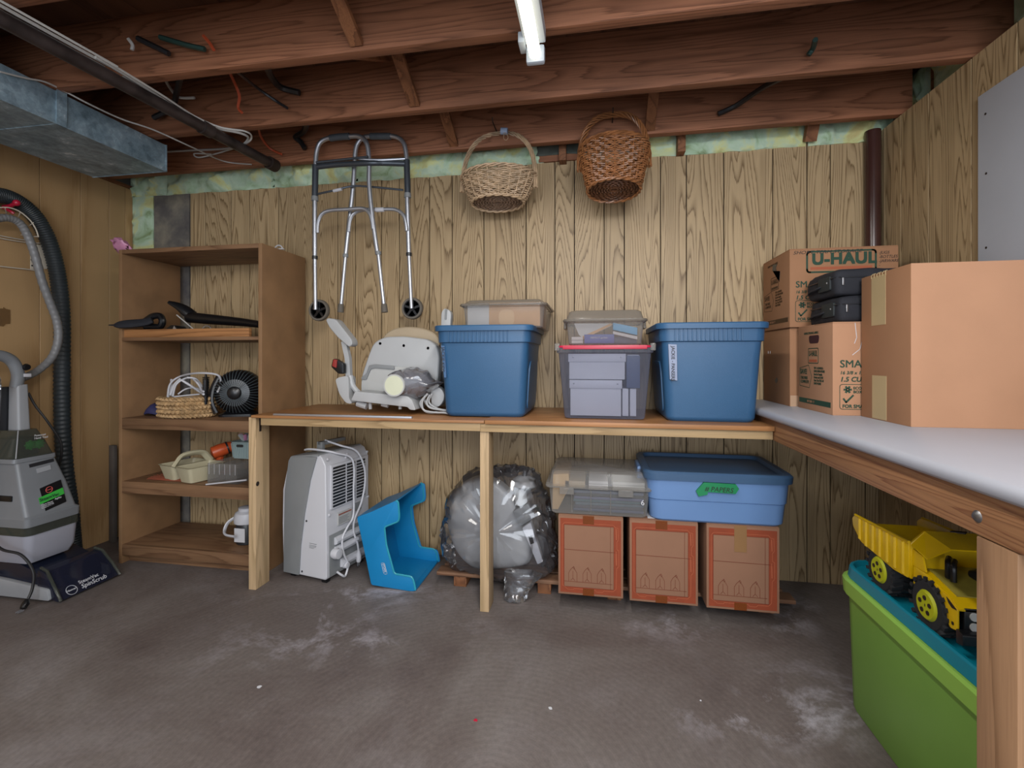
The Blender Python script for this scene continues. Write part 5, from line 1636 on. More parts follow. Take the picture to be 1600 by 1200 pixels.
# ------------------------------------------------------------------ three orange printed cartons
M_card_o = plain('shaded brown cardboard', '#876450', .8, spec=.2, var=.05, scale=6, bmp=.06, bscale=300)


def orange_box(label, x0, x1, y0, h, last, big_tape):
    w = x1 - x0
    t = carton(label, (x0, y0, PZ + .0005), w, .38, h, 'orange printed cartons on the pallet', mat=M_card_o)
    k = w / .28
    m = .0085
    # orange printed border
    outer = [(m, m + .004), (w - m, m + .004), (w - m, h - m - .006), (m, h - m - .006)]
    wx0, wx1, wz0, wz1 = .026 * k, w - .04 * k, .033, h - .042
    mb = MB()
    T = .0005
    mb.prism([(m, m), (wx0, m), (wx0, h - m - .006), (m, h - m - .006)], 'y', -T, 0)
    mb.prism([(wx1, m), (w - m, m), (w - m, h - m - .006), (wx1, h - m - .006)], 'y', -T, 0)
    mb.prism([(wx0, m), (wx1, m), (wx1, wz0), (wx0, wz0)], 'y', -T, 0)
    mb.prism([(wx0, wz1), (wx1, wz1), (wx1, h - m - .006), (wx0, h - m - .006)], 'y', -T, 0)
    build('orange_border', mb, M_orange_ink, t, smooth=False)
    # pale outline of the printed fridge door
    a0, a1, b0, b1 = .018 * k, w - .03 * k, .026, h - .033
    n1 = [(a0, b0 + .012), (a0, b1 - .01), (a0 + .01, b1), (a1 - .012, b1), (a1 - .003, b1 - .01), (a1 + .008, b1 - .012), (a1 + .01, b1 - .06), (a1 + .003, b1 - .07), (a1 + .003, b1 - .10), (a1 + .011, b1 - .105), (a1 + .011, b1 - .17), (a1 + .002, b1 - .18), (a1, b0 + .012), (a1 - .012, b0), (a1 - .05, b0), (a1 - .055, b0 - .007), (a1 - .08, b0 - .007), (a1 - .085, b0), (a0 + .05, b0), (a0 + .045, b0 - .005), (a0 + .022, b0 - .005), (a0 + .018, b0)]
    mb = MB().ribbon(n1, .0016, -.0006, True, t=.0004)
    mb.ribbon([(a1 + .0, b1 - .016), (a1 + .0015, b1 - .06)], .003, -.0006, t=.0004)
    mb.ribbon([(a1 + .0, b1 - .11), (a1 + .0015, b1 - .165)], .003, -.0006, t=.0004)
    build('pale_outline', mb, M_orange_lt, t, smooth=False)
    # brown line drawing
    mb = MB().ribbon([(wx0, wz0), (wx0, wz1), (wx1, wz1), (wx1, wz0)], .0014, -.0006, True, t=.0004)
    mb.ribbon([(wx0, h * .565), (wx1 + .014, h * .56)], .0016, -.0006, t=.0004)
    mb.ribbon([(wx0, wz0 + .022), (wx1 - .006, wz0 + .022)], .0014, -.0006, t=.0004)
    mb.ribbon([(wx1 - .014 * k, wz0), (wx1 - .014 * k, wz1)], .0014, -.0006, t=.0004)
    for j in range(3):
        cx_ = wx0 + (.038 + .062 * j) * k
        z_ = wz0 + .022
        bw = .018 * k
        mb.ribbon([(cx_ - bw, z_), (cx_ - bw, z_ + .036), (cx_ - bw * .55, z_ + .05), (cx_, z_ + .06), (cx_ + bw * .55, z_ + .05), (cx_ + bw, z_ + .036), (cx_ + bw, z_)], .0014, -.0006, t=.0004)
        mb.ribbon([(cx_, z_ + .058), (cx_ + .003, z_ + .064), (cx_ + .008, z_ + .056), (cx_ + .004, z_ + .052)], .0014, -.0006, t=.0004)
        mb.ribbon([(cx_, z_ + .044), (cx_, z_ + .014), (cx_ - .009, z_ + .004)], .0014, -.0006, t=.0004)
        mb.ribbon([(cx_, z_ + .014), (cx_ + .009, z_ + .004)], .0014, -.0006, t=.0004)
    build('line_drawing', mb, M_orange_dk, t, smooth=False)
    # tape
    cxm = w * .47
    tp = clear('brown parcel tape', '#8a4a22', .55, .25, .2) if 'brown parcel tape' not in bpy.data.materials else bpy.data.materials['brown parcel tape']
    z_b = h - .035 if not big_tape else h - .105
    build('tape_strip', MB().box(cxm - .024 * k, cxm + .024 * k, -.0016, -.0011, z_b, h - .001), plain('yellow brown tape', '#84623f', .4, var=.05) if big_tape else tp, t)
    build('tape_strip', MB().box(cxm - .024 * k, cxm + .024 * k, -.0016, -.0011, .001, .03), tp, t)
    return t


h1 = .335
YO = 1.995
b = [(at(872, 860, Y=YO).x, at(974, 860, Y=YO).x), (at(984, 870, Y=YO).x, at(1091, 870, Y=YO).x), (at(1104, 880, Y=YO).x, at(1218, 880, Y=YO).x)]
O1 = orange_box('orange bordered carton on the pallet, left of three, under the clear latch box', b[0][0], b[0][1], YO + .012, h1, False, False)
O2 = orange_box('orange bordered carton with line drawing, middle one of the three on the pallet', b[1][0], b[1][1], YO + .004, h1, False, False)
O3 = orange_box('orange bordered carton with a long yellow tape, right of the three on the pallet', b[2][0], b[2][1], YO, h1, True, True)

# light blue low tote with slate lid
cxl = at(1118, 760, Y=2.0)
zt = PZ + h1 + .001
TL = thing('storage_tote', 'light blue low tote with a slate lid and green tape on the orange cartons', 'tote', (at(1118, 760, Y=1.97).x + .012, 2.18, zt))
hw, hd, hh = .279, .205, .205
build('body', MB().rings([rr(0, hw - .035, hd - .03, .04), rr(.008, hw - .025, hd - .022, .045), rr(.085, hw - .018, hd - .016, .045), rr(.087, hw - .020, hd - .018, .045), rr(.090, hw - .014, hd - .012, .045), rr(hh - .03, hw - .008, hd - .006, .045), rr(hh - .03, hw - .018, hd - .016, .04), rr(.012, hw - .035, hd - .03, .04)]), M_blue_lt, TL)
build('lid', MB().rings([rr(hh - .034, hw + .004, hd + .004, .05), rr(hh - .008, hw + .006, hd + .006, .05), rr(hh, hw - .002, hd - .002, .046), rr(hh, hw - .022, hd - .022, .04), rr(hh - .014, hw - .03, hd - .03, .035), rr(hh - .012, hw * .7, hd * .6, .03), rr(hh - .008, hw * .5, hd * .4, .03)]), M_blue_dk, TL)
for s in (-1, 1):
    build('side_handle', MB().rings([[Vector((s * (hw + dx), y, z)) for (y, z) in ((-.07, hh - .09), (.07, hh - .09), (.07, hh - .012), (-.07, hh - .012))] for dx in (-.014, .02)]) if s < 0 else MB().box(hw - .01, hw + .014, -.06, .06, hh - .06, hh - .015), M_blue_lt, TL, bevel=.008)
zz = hh
q = [at(*p, Y=1.97) for p in ((1088, 768), (1100, 754), (1150, 757), (1155, 764), (1150, 772), (1106, 769), (1106, 773), (1092, 776))]
t_ = MB().prism([(p.x, p.z) for p in q], 'y', 1.9715, 1.99)
build('green_tape', t_, M_gtape, TL, world=True)
q = at(1101, 767, Y=1.97)
lettering('# PAPERS', .027, M_black_ink, TL, (q.x - TL.location.x, 1.9705 - TL.location.y, q.z - TL.location.z + .0), 'front', bold=-.0002, spin=-.03, shear=.2, xs=.95)

# clear latch box with papers
cq = at(935, 760, Y=1.98)
LB = latch_box('clear latch box of blue folders on the left orange carton', (cq.x + .0, 2.165, zt), .215, .172, .118, .062, M_clear, M_clear)
for k, x in enumerate((-.075, .005, .085)):
    mb = MB().ribbon([(x - .035, .012), (x - .035, .175)], .003, -.171)
    build('moulded_rib', MB().tube([(x - .035, -.155, .01), (x - .035, -.172, .11)], .002, 5), M_clear, LB)
for x in (-.13, .11):
    build('latch', MB().box(x - .03, x + .03, -.186, -.176, .092, .12), M_clear, LB, bevel=.003)
lx, ly = LB.location.x, LB.location.y
tb = thing('manila_envelope', 'manila envelopes standing at the left end of the clear box of folders', 'envelope', (lx - .17, ly, zt + .01))
build('envelope', MB().prism([(-.025, 0), (.0, 0), (.05, .1), (.045, .155), (-.022, .15)], 'y', -.13, .12), M_manila, tb, bevel=.002)
cols = ['#33456b', '#2a3350', '#3e5a72', '#27566a', '#4a5680', '#22303f', '#5b6a86']
for k in range(7):
    tb = thing('paper_folder', ['lowest', 'second', 'third', 'fourth', 'fifth', 'sixth', 'topmost'][k] + ' blue folder of the stack inside the clear latch box on the orange carton', 'folder', (lx + .02, ly, zt + .012 + k * .0125), group='blue folders in the clear latch box')
    build('folder', MB().box(-.125 + .004 * (k % 3), .165 - .003 * (k % 2), -.135 + .003 * (k % 2), .13, 0, .0105), plain('folder colour', cols[k], .5, var=.08), tb, bevel=.001)
for k in range(2):
    tb = thing('paper_stack', ('white papers in the middle under the lid of the clear latch box' if k == 0 else 'grey papers at the right under the lid of the clear latch box'), 'paper', (lx + (-.0 if k == 0 else .1), ly, zt + .103))
    build('papers', MB().box(-.04, .04 + .05 * k, -.135, .12, 0, .035 + .002), M_paper if k == 0 else M_offw, tb, bevel=.001)
    build('edges', MB().box(-.0405, .0405 + .05 * k, -.1355, .1, .012, .014).box(-.0405, .0405 + .05 * k, -.1355, .1, .024, .026), M_grey, tb)
tb = thing('brown_folder', 'brown folder at the left under the lid of the clear latch box', 'folder', (lx - .09, ly, zt + .105))
build('folder', MB().box(-.05, .035, -.13, .12, 0, .03), M_seat_tan, tb, bevel=.001)
tag(build('paper_sheet', MB().box(lx + .2, lx + .262, 2.02, 2.2, zt - .0005, zt + .0015), M_paper), 'white paper lying between the clear latch box and the light blue tote', 'paper')
lettering('6', .03, M_white, LB, (.17, -.1725, .06), 'front', bold=.0002)

# ------------------------------------------------------------------ bagged seat
T_ = thing('bagged_seat', 'pale grey seat and brackets wrapped in a clear plastic bag on the pallet', 'seat', (at(780, 840, Y=2.2).x, 2.2, PZ))
def c2(pts):
    s = 230 / 1062
    return [(670 + p[0] * s, 700 + p[1] * s) for p in pts]
poly = rounded_poly(pp(c2([(118, 440), (150, 340), (230, 260), (350, 200), (500, 240), (600, 330), (660, 480), (760, 700), (740, 830), (560, 860), (330, 870), (210, 760), (150, 600)]), 2.2), .05)
build('seat_cushion', MB().prism(poly, 'y', 2.17, 2.27), M_seat, T_, world=True, bevel=.03, bseg=4)
c = at(*c2([(690, 265)])[0], Y=2.17)
build('dome_cover', MB().lathe([(.001, .042), (.03, .04), (.055, .025), (.062, .0), (.055, -.008), (.001, -.01)], 28, c), M_seat, T_, world=True)
build('steel_stud', MB().rod(c + Vector((0, 0, .035)), c + Vector((.004, 0, .068)), .011, 14), M_steel, T_, world=True)
build('column', MB().tube([c + Vector((-.02, 0, -.005)), c + Vector((-.015, 0, -.09))], [.028, .03], 12), M_offw, T_, world=True)
poly = rounded_poly(pp(c2([(610, 450), (720, 390), (770, 490), (660, 560)]), 2.14), .006)
build('bracket', MB().prism(poly, 'y', 2.12, 2.15), M_grey, T_, world=True, bevel=.003)
poly = rounded_poly(pp(c2([(680, 560), (740, 520), (830, 800), (790, 820), (740, 700)]), 2.13), .006)
build('white_bracket', MB().prism(poly, 'y', 2.10, 2.14), M_white, T_, world=True, bevel=.003)
poly = pp(c2([(718, 640), (745, 632), (760, 685), (735, 695)]), 2.098)
build('square_hole', MB().prism(poly, 'y', 2.096, 2.102), M_black, T_, world=True)
poly = rounded_poly(pp(c2([(770, 600), (850, 640), (880, 760), (820, 860), (780, 700)]), 2.17), .01)
build('dark_bracket', MB().prism(poly, 'y', 2.15, 2.19), M_dark, T_, world=True, bevel=.004)
outl = [(90, 560), (110, 420), (200, 260), (340, 165), (500, 140), (680, 130), (790, 190), (850, 330), (900, 480), (915, 700), (900, 880), (760, 960), (620, 980), (400, 900), (200, 880), (110, 740)]
q = rounded_poly(pp(c2(outl), 2.18), .03, 8)
cxx, czz = sum(p[0] for p in q) / len(q), sum(p[1] for p in q) / len(q)
q2 = [(v.x, v.y) for v in smooth_path([(p[0], p[1], 0) for p in q[::4]], 4, closed=True)]
rs = []
NF = 26
for k in range(NF):
    a_ = PI * k / (NF - 1) * .98 + .01
    f = math.sin(a_) ** .6
    rs.append([Vector((cxx + (p[0] - cxx) * f, 2.19 - .13 * math.cos(a_), czz + (p[1] - czz) * f)) for p in q2])


def wrinkle(name, mb, mat, t, amp, sc, seed):
    """creased film: sharp ridges between smooth facets"""
    for v in mb.v:
        w_ = v + noise.noise_vector(v * 5 + Vector((seed, 0, 0))) * .06
        r1 = 1 - abs(noise.noise(w_ * sc + Vector((seed, 3, 1)))) * 2
        r2 = 1 - abs(noise.noise(w_ * sc * 2.3 + Vector((seed, 9, 4)))) * 2
        d_ = noise.noise_vector(v * sc * .7 + Vector((seed, 1, 7)))
        c_ = Vector((cxx, 2.19, czz))
        o_ = (v - c_).normalized()
        v += o_ * (amp * r1 * abs(r1) + amp * .5 * r2 * abs(r2) - amp * .3) + d_ * amp * .5
    return build(name, mb, mat, t, world=True, ang=14)


fm = wrinkle('bag_film', MB().rings(rs), M_film, T_, .017, 10, 9)
# the gathered tail of the bag hanging to the floor
q = [at(*c2([p])[0], Y=y) for p, y in (((520, 900), 2.08), ((860, 880), 2.08))]
rs = []
for k in range(15):
    u = k / 14
    zc_ = PZ + .05 - (PZ + .045) * u
    w_ = .075 * (1 - .55 * u) + .01
    cx_ = at(*c2([(680, 900)])[0], Y=2.06).x - .035 * u
    rs.append([Vector((cx_ + w_ * math.cos(a_), 2.065 - .02 * u + .03 * math.sin(a_), zc_)) for a_ in [2 * PI * j / 30 for j in range(30)]])
crumple('bag_tail', MB().rings(rs), M_film, T_, .012, 34, 4)

# ------------------------------------------------------------------ green tote with dump truck
GX0, GX1, GY0, GY1, GZ = .74, 1.24, .86, 1.66, .40
cx_, cy_ = (GX0 + GX1) / 2, (GY0 + GY1) / 2
hw, hd = (GX1 - GX0) / 2, (GY1 - GY0) / 2
G = thing('storage_tote', 'lime green tote with a teal lid under the white counter', 'tote', (cx_, cy_, 0))
tp = .032
build('body', MB().rings([rr(0, hw - tp, hd - tp, .05), rr(.008, hw - tp + .004, hd - tp + .004, .055), rr(GZ - .05, hw - .016, hd - .016, .07), rr(GZ - .05, hw - .022, hd - .022, .06), rr(.01, hw - tp - .004, hd - tp - .004, .05)]), M_lime, G)
build('rim', MB().rings([rr(GZ - .052, hw - .017, hd - .017, .07), rr(GZ - .048, hw - .003, hd - .003, .08), rr(GZ - .006, hw, hd, .082), rr(GZ, hw - .006, hd - .006, .08), rr(GZ, hw - .018, hd - .018, .07), rr(GZ - .03, hw - .02, hd - .02, .07)], cap0=False, cap1=False), M_lime_l, G)
build('lid', MB().rings([rr(GZ + .001, hw - .012, hd - .012, .075), rr(GZ + .03, hw - .016, hd - .016, .072), rr(GZ + .034, hw - .020, hd - .020, .07), rr(GZ + .034, hw - .026, hd - .026, .06), rr(GZ + .02, hw - .032, hd - .032, .055)]), M_teal, G)

ZL = GZ + .021
D = thing('toy_dump_truck', 'worn yellow metal toy dump truck standing on the teal lid', 'toy truck', (.852, 1.325, ZL), math.radians(0))
# local: y negative = front, x: width
TW = .062
WR, WW = .06, .05


def truck_wheel(x, y, s):
    """s = -1 for the room side"""
    w = MB()
    prof = [(WR * .55, -WW / 2 * .96), (WR * .85, -WW / 2), (WR * .97, -WW / 2 * .8), (WR, -WW / 4), (WR, WW / 4), (WR * .97, WW / 2 * .8), (WR * .85, WW / 2), (WR * .55, WW / 2 * .96)]
    w.lathe(prof, 30, (x, y, WR), 'x')
    for k in range(18):
        a_ = 2 * PI * k / 18
        for sd in (-1, 1):
            aa = a_ + (.17 if sd > 0 else 0)
            c_ = Vector((x + sd * WW * .27, y + math.cos(aa) * WR * .99, WR + math.sin(aa) * WR * .99))
            tn = Vector((0, -math.sin(aa), math.cos(aa))); rd = Vector((0, math.cos(aa), math.sin(aa))); xx = Vector((1, 0, 0))
            e1, e2, e3 = xx * WW * .25 + tn * .004 * sd, tn * .0042, rd * .0045
            w.rings([[c_ - e1 - e2 - e3, c_ + e1 - e2 - e3, c_ + e1 - e2 + e3, c_ - e1 - e2 + e3], [c_ - e1 + e2 - e3, c_ + e1 + e2 - e3, c_ + e1 + e2 + e3, c_ - e1 + e2 + e3]])
    wo = build('wheel', w, M_rubber, D)
    hb = MB().lathe([(WR * .12, -.002), (WR * .5, -.002), (WR * .54, .006), (WR * .62, .006), (WR * .62, -.004), (WR * .5, -.012), (WR * .12, -.012)], 24, (x + s * (WW / 2 - .008), y, WR), 'x')
    for k in range(6):
        a_ = k * PI / 3
        hb.lathe([(.001, 0), (.004, 0), (.004, .008), (.001, .009)] if s > 0 else [(.001, -.009), (.004, -.008), (.004, 0), (.001, 0)], 6, (x + s * (WW / 2 - .006), y + .02 * math.cos(a_), WR + .02 * math.sin(a_)), 'x')
    ho = build('hub', hb, M_yrim, wo)
    hm = MB()
    for k in range(5):
        a_ = k * 2 * PI / 5 + .3
        xc = x + s * (WW / 2 + .0035)
        hm.lathe([(.001, -.001), (.0055, -.001), (.0055, .001), (.001, .001)], 8, (x + s * (WW / 2 - .0105 if s > 0 else WW / 2 + .0045), y + .017 * math.cos(a_), WR + .017 * math.sin(a_)), 'x')
    build('hub_holes', hm, M_black, wo)
    build('axle_cap', MB().ball((x + s * (WW / 2 - .004), y, WR), .009, 10), M_rust, wo)


for y in (-.062, .128):
    for s in (-1, 1):
        truck_wheel(s * TW, y, s)
build('chassis', MB().box(-.034, .034, -.15, .17, .035, .062), M_dark, D, bevel=.004)
# bed: side plates with ribs, floor, front board and canopy over the cab
HB = .086
for s in (-1, 1):
    x = s * HB
    pl = rounded_poly([(.0, .095), (.0, .184), (.03, .184), (.245, .172), (.262, .158), (.258, .136), (.215, .104), (.06, .09)], .006)
    b_ = build('bed_side', MB().prism(pl, 'x', x - .003, x + .003), M_yellow, D, bevel=.0012)
    mb = MB()
    for k in range(7):
        y_ = .016 + k * .033
        zt_ = .181 - (y_ / .26) * .012
        zb_ = .097 + max(0, y_ - .06) * .03 + max(0, y_ - .2) * .5
        mb.rings([[Vector((x + s * .003, y_, zb_)), Vector((x + s * .003, y_ + .008, zb_)), Vector((x + s * .003, y_ + .008, zt_)), Vector((x + s * .003, y_, zt_))], [Vector((x + s * .0075, y_ + .002, zb_ + .003)), Vector((x + s * .0075, y_ + .006, zb_ + .003)), Vector((x + s * .0075, y_ + .006, zt_ - .003)), Vector((x + s * .0075, y_ + .002, zt_ - .003))]])
    mb.tube([(x + s * .002, .0, .184), (x + s * .002, .245, .172)], .0042, 6)
    build('stamped_ribs', mb, M_yellow, b_)
build('bed_floor', MB().rings([[Vector((-HB, y, z)), Vector((HB, y, z)), Vector((HB, y, z + .003)), Vector((-HB, y, z + .003))] for (y, z) in ((.0, .10), (.06, .095), (.215, .112), (.258, .142))]), M_yellow, D)
build('bed_front', MB().prism([(-HB, .095), (HB, .095), (HB, .182), (.055, .214), (-.055, .214), (-HB, .182)], 'y', -.003, .003), M_yellow, D, bevel=.001)
can = [Vector((-HB, .0, .180)), Vector((-.055, .0, .214)), Vector((.055, .0, .214)), Vector((HB, .0, .180))]
can2 = [Vector((-.08, -.05, .163)), Vector((-.045, -.075, .199)), Vector((.045, -.075, .199)), Vector((.08, -.05, .163))]
mb = MB()
for (a_, b_, c_, d_) in zip(can, can[1:], can2[1:], can2):
    nn = (b_ - a_).cross(c_ - a_).normalized() * .003
    mb.rings([[a_, b_, c_, d_], [a_ + nn, b_ + nn, c_ + nn, d_ + nn]])
build('cab_canopy', mb, M_yellow, D)
build('rust_patch', MB().prism(rounded_poly([(.0, .0), (.03, -.006), (.04, .004), (.01, .008)], .002), 'z', .2125, .2165), M_rust, D)
# hood / cab body
hood = rounded_poly([(-.006, .06), (-.006, .13), (-.05, .128), (-.135, .108), (-.150, .098), (-.150, .05), (-.128, .045), (-.118, .06), (-.105, .088), (-.075, .112), (-.045, .112), (-.018, .092), (-.006, .075)], .006)
for s in (-1, 1):
    hs = build('fender', MB().prism(hood, 'x', s * .08 - .002, s * .08 + .002), M_yellow, D, bevel=.001)
    build('fender_chip', MB().prism(rounded_poly([(-.03, .1), (-.024, .112), (-.018, .106), (-.022, .098)], .002), 'x', s * .082 - .0008, s * .082 + .0008), M_rust, hs)
    build('fender_chip', MB().prism(rounded_poly([(-.15, .094), (-.13, .104), (-.118, .109), (-.125, .098), (-.135, .092)], .002), 'x', s * .082 - .001, s * .082 + .001), M_rust, hs)
    build('fender_bolt', MB().prism(rounded_poly([(-.14, .056), (-.134, .056), (-.134, .063), (-.14, .063)], .002), 'x', s * .082 - .001, s * .082 + .001), M_black, hs)
build('hood', MB().rings([[Vector((-.08, y, z)), Vector((.08, y, z)), Vector((.08, y, z - .004)), Vector((-.08, y, z - .004))] for (y, z) in ((-.004, .132), (-.05, .130), (-.137, .110), (-.152, .098))]), M_yellow, D)
build('hood_deck', MB().rings([[Vector((-.066, y, z)), Vector((.066, y, z)), Vector((.066, y, z - .002)), Vector((-.066, y, z - .002))] for (y, z) in ((-.01, .135), (-.05, .133), (-.125, .115))]), plain('dull olive deck', '#8d8235', .6, var=.15, scale=30), D)
build('cab_wall', MB().prism(rounded_poly([(-.08, .13), (-.03, .13), (-.03, .19), (-.07, .17)], .004), 'y', -.03, -.026), M_yellow, D)
build('cab_wall', MB().prism([(-.004, .13), (-.05, .132), (-.038, .165), (-.004, .17)], 'x', -.082, -.078), M_yellow, D)
for y in (-.062, -.045):
    build('exhaust_stack', MB().tube(smooth_path([(-.045, y - .02, .128), (-.045, y - .02, .155), (-.042, y - .015, .164), (-.03, y, .168)], 4), .0062, 8), M_black, D)
build('air_cleaner', MB().tube([(.0, -.065, .142), (.005, -.075, .144), (.06, -.085, .144), (.066, -.086, .143)], [.008, .014, .014, .01], 12), M_black, D)
build('air_cleaner', MB().rod((.035, -.078, .15), (.036, -.078, .166), .006, 8), M_black, D)
build('grille', MB().box(-.07, .07, -.152, -.146, .05, .1), M_black, D, bevel=.002)
for x in (-.052, .052):
    for z in (.062, .084):
        build('headlight', MB().lathe([(.001, -.004), (.007, -.003), (.009, 0), (.009, .003)], 14, (x, -.152, z), 'y'), M_offw, D)
build('bumper', MB().rings([[Vector((-.085, y, z0)), Vector((.085, y, z0)), Vector((.085, y, z1)), Vector((-.085, y, z1))] for (y, z0, z1) in ((-.15, .024, .055), (-.168, .028, .053), (-.17, .03, .05))]), M_black, D, bevel=.002)

# ------------------------------------------------------------------ carpet cleaner
K = thing('carpet_cleaner', 'grey upright carpet cleaner with a clear nozzle standing at the left wall', 'carpet cleaner', (-2.5, 1.78, 0))


def rect_ring(z, x0, x1, y0, y1, r):
    return rr(z, (x1 - x0) / 2, (y1 - y0) / 2, r, (x0 + x1) / 2, (y0 + y1) / 2)


wd = dict(world=True)
# base with side skirts
bp = rounded_poly([(-2.75, .03), (-2.75, .15), (-2.55, .165), (-2.42, .12), (-2.36, .075), (-2.35, .02)], .02)
build('base_side', MB().prism(rounded_poly([(-2.76, .012), (-2.76, .10), (-2.56, .085), (-2.33, .06), (-2.32, .012)], .012), 'y', 1.665, 1.685), M_hlite, K, bevel=.004, **wd)
build('base_side', MB().prism(rounded_poly([(-2.76, .012), (-2.76, .10), (-2.56, .085), (-2.33, .06), (-2.32, .012)], .012), 'y', 1.915, 1.93), M_hlite, K, bevel=.004, **wd)
build('base_body', MB().prism(bp, 'y', 1.685, 1.915), plain('dark navy housing', '#171c2c', .25, var=.08), K, bevel=.008, **wd)
noz = [(-2.40, .135), (-2.36, .125), (-2.315, .065), (-2.272, .012), (-2.29, .004), (-2.40, .03)]
build('clear_nozzle', MB().prism(noz, 'y', 1.675, 1.93), clear('smoked nozzle', '#25283a', .6, .1, .3), K, bevel=.006, **wd)
build('nozzle_rib', MB().tube([(-2.40, 1.69, .14), (-2.36, 1.685, .13), (-2.31, 1.678, .068), (-2.27, 1.674, .012)], .006, 6), M_hclear, K, **wd)
build('nozzle_rib', MB().tube([(-2.40, 1.915, .14), (-2.36, 1.92, .13), (-2.31, 1.928, .068), (-2.27, 1.932, .012)], .006, 6), M_hclear, K, **wd)
build('wheel', MB().lathe([(.001, -.014), (.045, -.014), (.05, -.008), (.05, .008), (.001, .012)], 24, (-2.66, 1.65, .052), 'y'), M_hlite, K, **wd)
# nozzle lettering lies on the slope of the nozzle
sl = math.atan2(.053, .043)
def on_nozzle(s, size, y, u, bold, shear=0):
    # u: distance up the slope from the lip
    x, z = -2.272 - .0011 + .0 - u * math.cos(sl) , .012 + u * math.sin(sl)
    o = lettering(s, size, M_paper, K, (x + .0025 - K.location.x, y - K.location.y, z + .002), bold=bold, shear=shear, rot=(0, 0, 0))
    o.data.transform(Matrix(((0, math.cos(sl) * -1, math.sin(sl), 0), (1, 0, 0, 0), (0, math.sin(sl), math.cos(sl), 0), (0, 0, 0, 1))))
    return o
on_nozzle('SteamVac', .022, 1.765, .036, .0002)
on_nozzle('SpinScrub', .028, 1.765, .012, .0002, .25)
on_nozzle('Hoover', .012, 1.7085, .023, .0002, .3)
mb = MB()
cc = Vector((-2.272 - .026 * math.cos(sl), 1.728, .012 + .026 * math.sin(sl)))
mb.tube([cc + Vector((-math.cos(sl) * .021 * math.sin(a_), .021 * math.cos(a_), math.sin(sl) * .021 * math.sin(a_))) + Vector((.0025, 0, .002)) for a_ in [2 * PI * k / 28 for k in range(28)]], .001, 4, closed=True)
build('logo_ring', mb, M_paper, K, **wd)
# tanks and hood
build('clear_water_tank', MB().rings([rect_ring(.155, -2.72, -2.455, 1.68, 1.855, .02), rect_ring(.19, -2.725, -2.435, 1.665, 1.865, .025), rect_ring(.285, -2.73, -2.425, 1.655, 1.87, .03)]), plain('frosted tank', '#9a9ca8', .35, var=.04), K, **wd)
build('tank_band', MB().rings([rect_ring(.286, -2.735, -2.42, 1.652, 1.873, .03), rect_ring(.325, -2.735, -2.42, 1.652, 1.873, .03)]), M_hclear, K, **wd)
build('tank_core', MB().rings([rect_ring(.288, -2.72, -2.44, 1.67, 1.855, .03), rect_ring(.324, -2.72, -2.44, 1.67, 1.855, .03)]), M_dark, K, **wd)
build('hood', MB().rings([rect_ring(.325, -2.74, -2.415, 1.645, 1.868, .02), rect_ring(.36, -2.74, -2.412, 1.645, 1.868, .02), rect_ring(.37, -2.735, -2.425, 1.650, 1.858, .018), rect_ring(.48, -2.72, -2.46, 1.655, 1.845, .016), rect_ring(.60, -2.70, -2.495, 1.662, 1.818, .014)]), M_hgrey, K, ang=25, **wd)
build('upper_collar', MB().rings([rect_ring(.60, -2.70, -2.49, 1.65, 1.822, .016), rect_ring(.618, -2.70, -2.49, 1.652, 1.82, .016)]), M_hgrey, K, **wd)
build('spray_window', MB().rings([rect_ring(.619, -2.69, -2.495, 1.656, 1.815, .022), rect_ring(.68, -2.68, -2.515, 1.675, 1.80, .022), rect_ring(.735, -2.66, -2.545, 1.70, 1.785, .02)]), M_hclear, K, **wd)
build('window_core', MB().rings([rect_ring(.622, -2.68, -2.55, 1.67, 1.80, .02), rect_ring(.70, -2.67, -2.56, 1.695, 1.785, .02)]), M_dark, K, **wd)
build('window_edge', MB().tube([(-2.495, 1.662, .62), (-2.515, 1.68, .68), (-2.545, 1.704, .735)], .0025, 6), M_hlite, K, **wd)
def front_x(z, y=1.78):
    # face of the hood facing the room
    tab = [(.37, -2.425), (.48, -2.46), (.60, -2.495)]
    for (za, xa), (zb_, xb) in zip(tab, tab[1:]):
        if z <= zb_: return xa + (xb - xa) * (z - za) / (zb_ - za)
    return -2.51
def face_patch(name, y0, y1, z0, z1, mat, off=.0015, skew=.012):
    mb = MB()
    rs = []
    for z in (z0, z1):
        x = front_x(z) + off
        rs.append([Vector((x - .003, y0, z - skew)), Vector((x, y0, z - skew)), Vector((x, y1, z + skew)), Vector((x - .003, y1, z + skew))])
    return build(name, mb.rings(rs), mat, K, **wd)
face_patch('badge', 1.70, 1.812, .382, .482, M_black, .002)
face_patch('badge_green', 1.701, 1.811, .418, .446, plain('badge green', '#35a53c', .5, var=.03), .003)
def badge_text(s, size, y, z, mat=M_paper, bold=.0002, off=.0042):
    return lettering(s, size, mat, K, (front_x(z) + off - K.location.x, y - K.location.y, z), 'right', bold=bold, spin=.12)
badge_text('SteamVac', .020, 1.712, .421, M_green_ink, .0003)
badge_text('Agility', .011, 1.77, .413)
badge_text('Carpet Cleaner\nLimited cleaning\nSpinScrub brushes', .0075, 1.713, .403)
mb = MB()
zc_ = .457
mb.tube([Vector((front_x(zc_) + .004, 1.757 + .013 * math.cos(a_), zc_ + .006 + .013 * math.sin(a_))) for a_ in [2 * PI * k / 24 for k in range(24)]], .0013, 4, closed=True)
build('badge_ring', mb, plain('badge coral', '#d2605a', .5, var=0), K, **wd)
badge_text('Hoover', .0068, 1.7465, .460, bpy.data.materials['badge coral'])
face_patch('latch_slot', 1.70, 1.805, .575, .590, M_dark, .001, .004)
face_patch('latch_plate', 1.73, 1.785, .545, .565, M_hlite, .003, .003)
